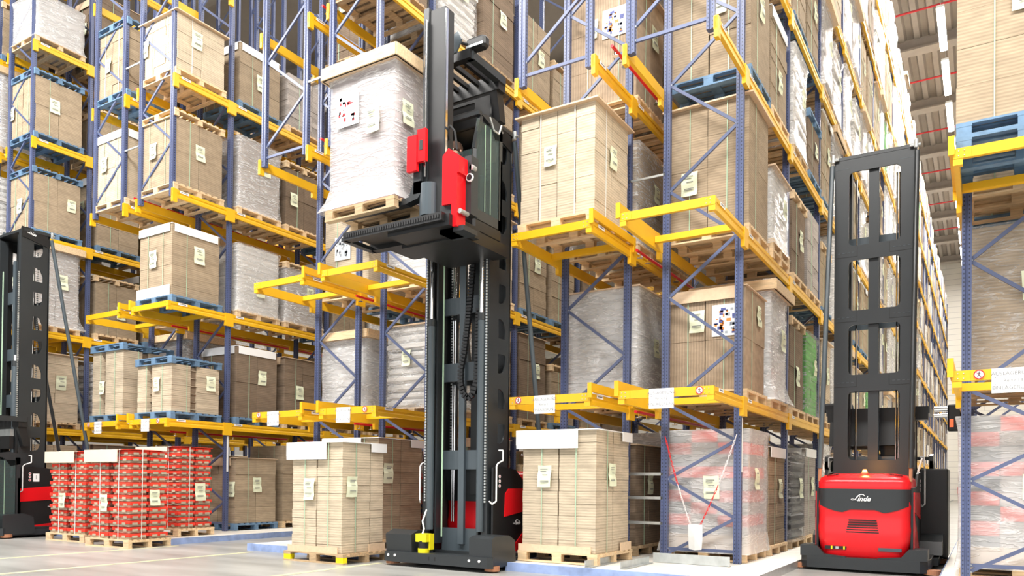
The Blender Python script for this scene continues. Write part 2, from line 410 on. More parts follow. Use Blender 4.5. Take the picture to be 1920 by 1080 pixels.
def rack(key, nb, detail_bays, levels, hung=True, station=True, ndetail=2):
    X = ROW[key]; zt = 17.4
    R = empty('pallet_rack', (0, 0, 0)); RACKS[key] = R
    tag(R, 'blue and yellow steel pallet '+RNAME[key], 'pallet rack', 'steel pallet racks')
    gap_side = 1 if key in ('B', 'A1', 'Z1', 'Y1') else 0   # which side (0 left,1 right) is back to back
    for i in range(nb+1):
        y = Y0+BAY*i
        frame(R, X, y, .11, zt, i < ndetail, .19)
    if hung: frame(R, X, YF+.02, ZL[3]-.12, zt, True, ZL[3]+.22)
    nbeam = 0; rest = MB(); restn = 0
    for i in range(nb):
        for l in levels:
            y0, y1 = Y0+BAY*i, Y0+BAY*(i+1)
            if not in_view(X, X+W, y0, y1, ZL[l]-.2, ZL[l]+.1, 10): continue
            for sd, xx in ((-1, X+.03), (1, X+W-.03)):
                if nb > 5 and sd == -1 and i > 1: continue
                if nbeam < 96: beam(R, xx, y0, y1, ZL[l], sd, stick=(sd == 1 and i < 3)); nbeam += 1
                else:
                    rest.prism([(xx-.025, ZL[l]-.13), (xx+.025, ZL[l]-.13), (xx+.025, ZL[l]), (xx-.025, ZL[l])], 'y', y0, y1, YEL)
                    rest.box(xx-.03, xx+.034, y0, y0+.1, ZL[l]-.25, ZL[l]+.01, YEL); restn += 1
    if restn: o = rest.build('load_beam', R); o['kind'] = 'stuff'
    # stations and hung bay beams
    for l in range(1, 8):
        if l <= 2 and not station: continue
        if not in_view(X, X+W, YF, Y0, ZL[l]-.2, ZL[l]+.1, 10): continue
        for sd, xx in ((-1, X+.03), (1, X+W-.03)): beam(R, xx, YF+.0, Y0, ZL[l], sd, stick=(sd == 1), cant=(l <= 2))
        if l <= 2:
            z = ZL[l]
            mb = MB(); mb.box(X, X+W, YF-.05, YF, z-.10, z+.005, YEL)
            for bx in (X, X+W-.16): mb.box(bx, bx+.16, YF-.055, YF-.05, z-.10, z+.005, YEL)
            for bx in (X, X+W-.085): mb.box(bx, bx+.085, YF-.05, YF+.02, z-.165, z-.095, YEL)
            for bx in (X+.05, X+.10, X+W-.11, X+W-.06):
                for bz in (-.075, -.025): mb.tube((bx, YF-.062, z+bz), (bx, YF-.05, z+bz), .006, GALV, 6)
            mb.build('front_crossbar', R)
            mb = MB(); mb.box(X+.06, X+W-.06, Y0-.33, Y0-.25, z-.085, z+.0, YEL); mb.build('rear_crossbar', R)
            xs = X+W-.02 if gap_side else X-.04
            mb = MB(); mb.box(xs, xs+.05, YF-.05, Y0+.02, z+.02, z+.13, YEL); mb.box(xs-.004, xs+.054, YF-.08, YF-.05, z-.06, z+.135, YEL)
            mb.box(xs-.002, xs+.052, Y0-.05, Y0, z-.08, z+.135, YEL)
            mb.build('backstop_beam', R)
    return R
rack('C', NB, 3, range(1, 8))
rack('B', 3, 2, range(1, 4))
rack('D', 3, 2, range(1, 3), hung=False)
rack('A0', 5, 2, range(1, 5))
rack('A1', 2, 2, range(1, 5))
rack('Z0', 3, 2, range(1, 5))
rack('Z1', 2, 2, range(1, 5))
rack('Y0', 3, 2, range(1, 6))
rack('Y1', 2, 1, range(1, 6))
# row spacers / light rungs between the back to back frames
for kL, kR in (('B', 'C'), ('A1', 'A0'), ('Z1', 'Z0')):
    xa, xb = ROW[kL]+W-.08, ROW[kR]+.08
    for z in (.62, .98, 1.32) if kL == 'B' else (): MB().box(xa, xb, Y0+.0, Y0+.02, z-.02, z+.02, GALV).build('row_spacer', RACKS[kL])
    for z in (5.6, 7.9, 9.6): MB().box(xa, xb, YF+.03 if z > 7 else Y0, YF+.05 if z > 7 else Y0+.02, z-.015, z+.015, GALV).build('row_spacer', RACKS[kL])

# sprinkler pipes in the flues
PIPE_LAB = {('B', 2): 'low', ('B', 3): 'high'}
for kL, kR, nm in (('B', 'C', 'flue right of the centre truck'), ('A1', 'A0', 'flue left of the centre truck'), ('Z1', 'Z0', 'flue above the red cartons')):
    xm = (ROW[kL]+W+ROW[kR])/2
    for l in (1, 2, 3, 4):
        z = ZL[l]-(.16 if l < 3 else -.10); y0 = Y0-.35 if l < 3 else YF+.1
        if not in_view(xm, xm, y0, y0+2, z, z): continue
        pr = empty('sprinkler_pipe', (xm, y0, z))
        tag(pr, 'thin red sprinkler pipe in the '+nm+', '+['', 'lowest', 'second from below', 'third from below', 'topmost'][l], 'pipe', 'red sprinkler pipes between racks')
        MB().tube((0, 0, 0), (0, 6.0, 0), .021, REDP, 10).build('pipe', pr)
        for i, yy in enumerate((.12, .42, 1.6, 2.9)):
            h = MB(); h.tube((0, yy, -.02), (0, yy, -.075), .008, CHROME, 6); h.tube((0, yy, -.075), (0, yy, -.08), .045, CHROME, 12); h.build('sprinkler_head', pr)

# ------------------------------------------------------------------ pallets and loads
def pallet_mesh(mat, yellow=False, w=1.2, d=1.15, name='pallet'):
    mb = MB(); rnd = random.Random(3)
    x0, y0 = -w/2, -d/2
    ys = [y0, -.05, d/2-.1]; xs = [x0, -.07, w/2-.145]
    for y in ys:
        mb.box(x0, w/2, y, y+.1, 0, .022, mat)
    for i, x in enumerate(xs):
        for j, y in enumerate(ys):
            mm = YSC if (yellow and j == 0 and i != 1) else mat
            mb.box(x+.004, x+.14, y+.002, y+.098, .022, .10, mm)
    for x in xs: mb.box(x, x+.145, y0, d/2, .10, .122, mat)
    n = 8; st = (d-.09)/(n-1)
    for i in range(n):
        y = y0+st*i; mb.box(x0, w/2, y, y+.09+rnd.uniform(-.012, .01), .122, .144, mat)
    return mb
PM = {}
def pallet_data(kind):
    if kind not in PM:
        o = pallet_mesh(dict(new=WOOD, old=WOODO, blue=BPAL, yel=WOODO)[kind], kind == 'yel').build('pallet'); PM[kind] = o.data; bpy.data.objects.remove(o)
    return PM[kind]
PCOL = dict(new='pale wooden', old='worn wooden', blue='blue', yel='yellow-ended wooden')
def stack(mb, x0, x1, y0, y1, z0, z1, nx, ny, nb, mat, rnd, jit=.006, gap=.006, tv=.12, mats=None, notch=False):
    wx, wy, hz = (x1-x0)/nx, (y1-y0)/ny, (z1-z0)/nb
    for i in range(nx):
        for j in range(ny):
            for k in range(nb):
                jx, jy = rnd.uniform(-jit, jit), rnd.uniform(-jit, jit)
                mb.tone = 1+rnd.uniform(-tv, tv)
                mm = rnd.choice(mats) if mats else mat
                ins = .012 if (notch and (k+i+j) % 2) else 0
                mb.box(x0+i*wx+gap/2+jx+ins, x0+(i+1)*wx-gap/2+jx-ins, y0+j*wy+gap/2+jy+ins*.3, y0+(j+1)*wy-gap/2+jy-ins*.3, z0+k*hz+.002, z0+(k+1)*hz-.001, mm)
    mb.tone = 1.0
def note_mesh(lean=0):
    mb = MB(); w, h = .20, .29
    rows = []
    for k in range(5):
        z = -h*k/4; b_ = -.006-.018*abs(sin(k*1.1+lean))
        rows.append([(-w/2+.004*k*lean, b_, z), (0, b_-.004, z-.004), (w/2+.004*k*lean, b_-.012*(k/4), z)])
    mb.grid(rows, NOTE)
    rows2 = [[(p[0], p[1]+.002, p[2]) for p in r] for r in rows]; mb.grid(rows2, NOTE)
    for i, (a, b2, zz) in enumerate(((-.06, .05, -.05), (-.06, .03, -.075), (-.03, .05, -.12), (-.06, .06, -.2), (-.06, .06, -.215))):
        mb.box(a, b2, -.034, -.032, zz-.008, zz, INK)
    return mb
NM = []
def note(parent, loc, side='f', size=1.0, lean=0):
    while len(NM) < 3:
        o = note_mesh(len(NM)-1).build('delivery_note', fix=False); NM.append(o.data); bpy.data.objects.remove(o)
    o = link('delivery_note', NM[int(lean) % 3], parent, loc); o.scale = (size, 1, size)
    if side == 'r': o.rotation_euler = (0, 0, pi/2)
    return o
def film_shell(mb, hx, hy, z0, z1, rnd, mat, flare=0.0, seg=8, rows=12, amp=.012):
    P = []
    for k in range(rows+1):
        t = k/rows; z = z0+(z1-z0)*t; e = .015+flare*max(0, (.12-t)/.12)
        if flare and t > .9: e += flare*.8*(t-.9)/.1
        ring = []
        for (ax, ay, bx, by) in ((-1, -1, 1, -1), (1, -1, 1, 1), (1, 1, -1, 1), (-1, 1, -1, -1)):
            for i in range(seg):
                u = i/seg; x = (ax+(bx-ax)*u)*(hx+e); y = (ay+(by-ay)*u)*(hy+e)
                if i == 0: x *= .985; y *= .985
                nx, ny = (x/hx, y/hy); dd = rnd.uniform(0, amp)
                x += dd*(1 if nx > .98 else -1 if nx < -.98 else 0); y += dd*(1 if ny > .98 else -1 if ny < -.98 else 0)
                ring.append((x, y, z))
        P.append(ring)
    mb.grid(P, mat, closed=True)
    n = len(P[-1]); mb.add(P[-1], [tuple(range(n))], mat)
def make_load(spec, rnd):
    """pallet_load with parts: pallet, carton_stack, straps, top cover, film, delivery notes. Local origin: centre of the pallet bottom."""
    t = spec.get('t', 'kraft'); h = spec.get('h', 1.8); w = spec.get('w', 1.12); d = spec.get('d', 1.08)
    pk = spec.get('p', 'new'); top = spec.get('top'); tone = spec.get('c', KRM)
    R = empty('pallet_load', (0, 0, 0))
    pn = spec.get('np', 1)
    for i in range(pn): link('pallet', pallet_data(pk), R, (0, 0, .144*i)).scale = (1, spec.get('pd', 1.15)/1.15, 1)
    zb = .144*pn; zt = zb+h
    hx, hy = w/2, d/2
    mb = MB()
    nx, ny, nb = spec.get('n', (2, 2, 9))
    if t == 'kraft': stack(mb, -hx, hx, -hy, hy, zb, zt, nx, ny, nb, tone, rnd, jit=spec.get('j', .007), tv=spec.get('tv', .06), gap=spec.get('gap', .008), notch=spec.get('notch', False))
    elif t == 'slots':   # upright bundles with open dark slots between them
        for a, b_ in ((-hx, -hx+.33), (-hx+.48, hx)):
            stack(mb, a, b_, -hy, -hy+.42, zb, zt, 1, 1, 9, tone, rnd, jit=.004); stack(mb, a, b_, -hy+.56, hy, zb, zt, 1, 1, 9, tone, rnd, jit=.004)
        for k in range(6): mb.box(-hx+.02, hx-.02, -hy+.06, hy-.02, zb+.06+k*h/6, zb+.068+k*h/6, tone)
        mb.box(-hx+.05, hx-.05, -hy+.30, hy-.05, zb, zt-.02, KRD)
    elif t == 'red':
        nl = 14; lh = h/nl
        for k in range(nl):
            o = .05 if k % 2 else 0
            for (a, b_) in ((-hx+o*.4, -.01-o), (.01+o, hx-o*.4)):
                for (c_, e) in ((-hy+o*.5, -.01), (.01, hy-o*.5)):
                    z = zb+k*lh; mb.tone = rnd.uniform(.85, 1.1)
                    mb.box(a, b_, c_, e, z+lh*.44, z+lh*.94, RBX)
                    mb.tone = rnd.uniform(.8, 1.0)
                    mb.box(a+.015, b_-.03, c_+.015, e-.02, z+.002, z+lh*.46, KRL)
                    for q in (.28, .72):
                        xm = a+(b_-a)*q; mb.box(xm-.045, xm+.045, c_-.004, c_+.01, z+lh*.30, z+lh*.66, KRL)
                        ym = c_+(e-c_)*q; mb.box(b_-.01, b_+.004, ym-.05, ym+.05, z+lh*.30, z+lh*.66, KRL)
        mb.tone = 1
    elif t == 'mixed':   # film wrapped red, green, grey layers
        nl = 10; lh = h/nl
        for k in range(nl):
            for i in range(3):
                a = -hx+i*w/3; mm = RBX if (k % 2 == 0 and i != 1) or (i == 1 and k % 3 == 0) else (GRY if i else BLKB)
                mb.tone = rnd.uniform(.9, 1.3); mb.box(a+.006, a+w/3-.006, -hy, hy, zb+k*lh+.004, zb+(k+1)*lh-.004, mm)
        mb.tone = 1; mb.box(-hx-.03, hx+.03, -hy-.03, hy+.03, zb, zb+.22, BOARD)
    elif t == 'bags':
        nl = 10; lh = h/nl
        for k in range(nl):
            o = rnd.uniform(.0, .05)
            ring = []
            for q, ee in ((0, -.03), (.3, .03), (.7, .03), (1, -.03)):
                ring.append([((hx+ee-o)*sx, (hy+ee-o)*sy, zb+k*lh+q*lh) for sx, sy in ((-1, -1), (0, -1.02), (1, -1), (1.02, 0), (1, 1), (0, 1.02), (-1, 1), (-1.02, 0))])
            mb.grid(ring, tone, closed=True); mb.add(ring[-1], [tuple(range(8))], tone)
    mb.build('carton_stack', R, fix=True)
    if top == 'white':
        m2 = MB(); fh = spec.get('flap', .17)
        m2.box(-hx-.07, hx+.03, -hy-.035, hy+.02, zt, zt+.012, PAPER)
        xe = hx*spec.get('fx', .55); m2.box(-hx-.07, xe, -hy-.045, -hy-.033, zt-fh, zt+.01, PAPER)
        m2.box(-hx-.08, -hx-.068, -hy-.04, hy, zt-fh*.8, zt+.01, PAPER)
        MB().box(hx+.031, hx+.04, hy-.32, hy+.01, zt-.12, zt+.012, PAPER).build('sheet_flap', R)
        m2.build('top_sheet', R, label='white paper cover sheet folded over the front edge')
    elif top == 'kraftsheet':
        m2 = MB(); m2.box(-hx-.03, hx+.03, -hy-.03, hy+.03, zt, zt+.012, BOARD); m2.box(-hx-.03, hx*.8, -hy-.04, -hy-.03, zt-.16, zt+.01, BOARD); m2.build('top_sheet', R)
    elif top == 'whitecorner':
        m2 = MB(); m2.box(-hx-.01, hx+.01, -hy-.01, hy+.01, zt, zt+.01, PAPER)
        m2.box(-hx-.01, hx*.9, -hy-.02, -hy-.008, zt-.15, zt+.01, PAPER); m2.box(hx+.008, hx+.02, -hy+.05, hy-.05, zt-.15, zt+.01, PAPER)
        if spec.get('foot'): MB().box(-hx-.05, hx*.95, -hy-.03, -hy-.015, zb, zb+.2, PAPER).build('bottom_sheet', R)
        m2.build('top_sheet', R)
    elif top == 'board':
        m2 = MB(); e = .07; m2.box(-hx-e, hx+e, -hy-e, hy+e, zt, zt+.022, BOARD); m2.build('top_board', R)
    elif top == 'frame':
        m2 = MB(); e = .10
        for a in (-1, 1): m2.box(-hx-e, hx+e, a*(hy+e)-.02, a*(hy+e)+.02, zt-.02, zt+.13, WOOD); m2.box(a*(hx+e)-.02, a*(hx+e)+.02, -hy-e, hy+e, zt-.02, zt+.13, WOOD)
        m2.box(-hx-e, hx+e, -hy-e, hy+e, zt-.02, zt, BOARD); m2.build('top_frame', R)
    elif top in ('pallet', 'bluepallet'):
        link('top_pallet', pallet_data('blue' if top == 'bluepallet' else 'new'), R, (0, 0, zt))
    if spec.get('straps', True) and t in ('kraft', 'slots', 'red'):
        sm = STRAPW if spec.get('wstrap') or t == 'red' else STRAP
        for xx in (-w*.22, w*.24):
            m3 = MB()
            for yy in (-hy-.012, hy+.004): m3.box(xx-.006, xx+.006, yy, yy+.004, zb-.02, zt+.014, sm)
            m3.box(xx-.006, xx+.006, -hy-.01, hy+.006, zt+.013, zt+.017, sm); m3.build('strap', R)
        for yy in (-d*.2,):
            m3 = MB()
            for xx in (hx+.008,): m3.box(xx, xx+.004, yy-.005, yy+.005, zb-.02, zt+.014, sm)
            m3.build('strap', R)
    if spec.get('corner'):
        MB().box(-hx-.03, hx*.9, -hy-.035, -hy-.02, zb, zb+.09, BOARD).build('edge_board', R); MB().box(hx+.02, hx+.035, hy-.35, hy, zb, zb+.11, BOARD).build('edge_board', R)
    fm = spec.get('film')
    if fm or t in ('wrap',):
        pass
    if fm:
        m4 = MB(); film_shell(m4, hx+(.03 if t == 'mixed' else .0), hy+(.03 if t == 'mixed' else 0), .11*pn, zt+(.14 if top == 'frame' else .02 if top else .01), rnd, fm, flare=(.12 if top == 'frame' else .04))
        m4.build('stretch_film', R, smooth=True, fix=True)
    nf = spec.get('notes', (( -.1, .62), (.12, .62)))
    ex = .03 if fm else .0
    if len(nf) > 0 and nf[0]: note(R, (nf[0][0]*w/1.0, -hy-ex-.01, zb+nf[0][1]*h+.12), 'f', rnd.uniform(.95, 1.2), rnd.randint(0, 2))
    if len(nf) > 1 and nf[1]: note(R, (hx+ex+.01, nf[1][0]*d, zb+nf[1][1]*h+.12), 'r', rnd.uniform(.95, 1.2), rnd.randint(0, 2))
    if spec.get('poster'):
        pc, pz, pcol = spec['poster']
        m5 = MB(); m5.box(pc-.2, pc+.2, -hy-ex-.016, -hy-ex-.012, zb+pz, zb+pz+.44, PAPER)
        rr = random.Random(5)
        for q in range(34):
            a, z = pc-.18+rr.random()*.28, zb+pz+.02+rr.random()*.34; m5.box(a, a+rr.uniform(.02, .07), -hy-ex-.018, -hy-ex-.016, z, z+rr.uniform(.015, .05), rr.choice(pcol))
        m5.build('printed_poster', R)
    return R

# generic kinds shared by many loads
PO = [simple('poster_orange', (.8, .25, .05)), simple('poster_blue', (.08, .1, .3)), simple('poster_grey', (.35, .38, .42))]
GEN = {
 'brown carton stack': dict(t='kraft', c=KRM, n=(2, 2, 8), h=1.7, top=None, p='new'),
 'dark brown carton stack': dict(t='kraft', c=KRD, n=(2, 1, 10), h=1.75, top='kraftsheet', p='old'),
 'tan carton stack under board': dict(t='kraft', c=KRL, n=(3, 2, 7), h=1.6, top='board', p='new'),
 'film-wrapped white carton stack': dict(t='kraft', c=WHS, n=(2, 2, 7), h=1.75, film=FILMW, p='new', straps=False),
 'film-wrapped grey board stack': dict(t='kraft', c=GRY, n=(2, 2, 12), h=1.8, film=FILM, p='new', straps=False, top='frame'),
 'slumped film-wrapped white bag stack': dict(t='bags', c=WHS, h=1.5, film=FILM, p='old', straps=False),
 'brown carton stack with white cover': dict(t='kraft', c=KRM, n=(2, 2, 10), h=1.75, top='white', p='blue'),
 'short brown carton stack': dict(t='kraft', c=KRM, n=(2, 2, 5), h=1.15, p='blue', top='pallet'),
 'green and white film-wrapped stack': dict(t='kraft', c=GRN, n=(2, 2, 9), h=1.6, film=FILML, p='new', straps=False),
}
GK = list(GEN)
WT = [24, 15, 12, 9, 12, 7, 12, 9, 0]
WT2 = [14, 8, 6, 30, 16, 16, 4, 4, 2]
RN = random.Random(11)
PROTO = {}
for kname in GK:
    PROTO[kname] = (GEN[kname], [])
ORD = ['first', 'second', 'third', 'fourth', 'fifth', 'sixth', 'seventh', 'eighth', 'ninth', 'tenth', 'eleventh', 'twelfth', 'thirteenth', 'fourteenth', 'fifteenth', 'sixteenth', 'seventeenth', 'eighteenth', 'nineteenth', 'twentieth', 'twenty-first', 'twenty-second', 'twenty-third', 'twenty-fourth']
LEV = ['floor level', 'first beam level', 'second beam level', 'third beam level', 'fourth beam level', 'fifth beam level', 'sixth beam level', 'top beam level']
RSH = dict(D='right-edge rack', C='rack beside rear-facing truck', B='rack right of centre truck', A0='rack left of centre truck', A1='narrow-gap rack left of centre',
           Z0='rack above red cartons', Z1='left post rack above red cartons', Y0='rack behind left truck', Y1='far left rack')
GRPN = {k: 'pallet loads in the '+RSH[k] for k in RSH}
CNT = [0]
def place(root, X, y, z, label, group, rz=0):
    root.location = (X, y, z); root.rotation_euler = (0, 0, rz); tag(root, label, 'pallet load', group); CNT[0] += 1
# flat one-mesh versions for distant copies
def flat_of(root):
    mb_v = []; ms = []
    bm = bmesh.new(); mats = []; tones = []
    me = bpy.data.meshes.new('pallet_load')
    def rec(o, M):
        M = M @ o.matrix_basis
        if o.data:
            if o.name.split('.')[0] not in ('delivery_note', 'strap') or True:
                tmp = o.data.copy(); tmp.transform(M)
                base = len(mats); idx = {}
                for i, mm in enumerate(tmp.materials):
                    if mm not in mats: mats.append(mm)
                    idx[i] = mats.index(mm)
                for p in tmp.polygons: p.material_index = idx.get(p.material_index, 0)
                bm.from_mesh(tmp); bpy.data.meshes.remove(tmp)
        for c_ in o.children: rec(c_, M)
    root_m = Matrix.Identity(4); sv = root.matrix_basis.copy(); root.matrix_basis = Matrix.Identity(4); rec(root, root_m); root.matrix_basis = sv
    bm.to_mesh(me); bm.free()
    for mm in mats: me.materials.append(mm)
    return me
FLAT = {}
bpy.context.view_layer.update()
def gen_load(kname, X, y, z, label, group, full, rnd):
    spec, protos = PROTO[kname]
    if not protos:
        r = make_load(spec, random.Random(hash(kname) % 1000 if False else GK.index(kname)*7+1)); protos.append(r)
        FLAT[kname] = flat_of(r)
        if full: place(r, X, y, z, label, group); return
        r2 = r; 
        def kill(o):
            for c_ in list(o.children): kill(c_)
            bpy.data.objects.remove(o)
        kill(r2); protos.clear(); protos.append(None)
    if full:
        if protos[0] is None:
            protos[0] = make_load(spec, random.Random(GK.index(kname)*7+1)); place(protos[0], X, y, z, label, group); return
        c_ = copy_tree(protos[0], (X, y, z)); place(c_, X, y, z, label, group); return c_
    o = link('pallet_load', FLAT[kname]); place(o, X, y, z, label, group)
    return o

SLOTY = {'s': 9.60}
for i in range(NB): SLOTY[2*i] = Y0+BAY*i+.76; SLOTY[2*i+1] = Y0+BAY*i+2.06

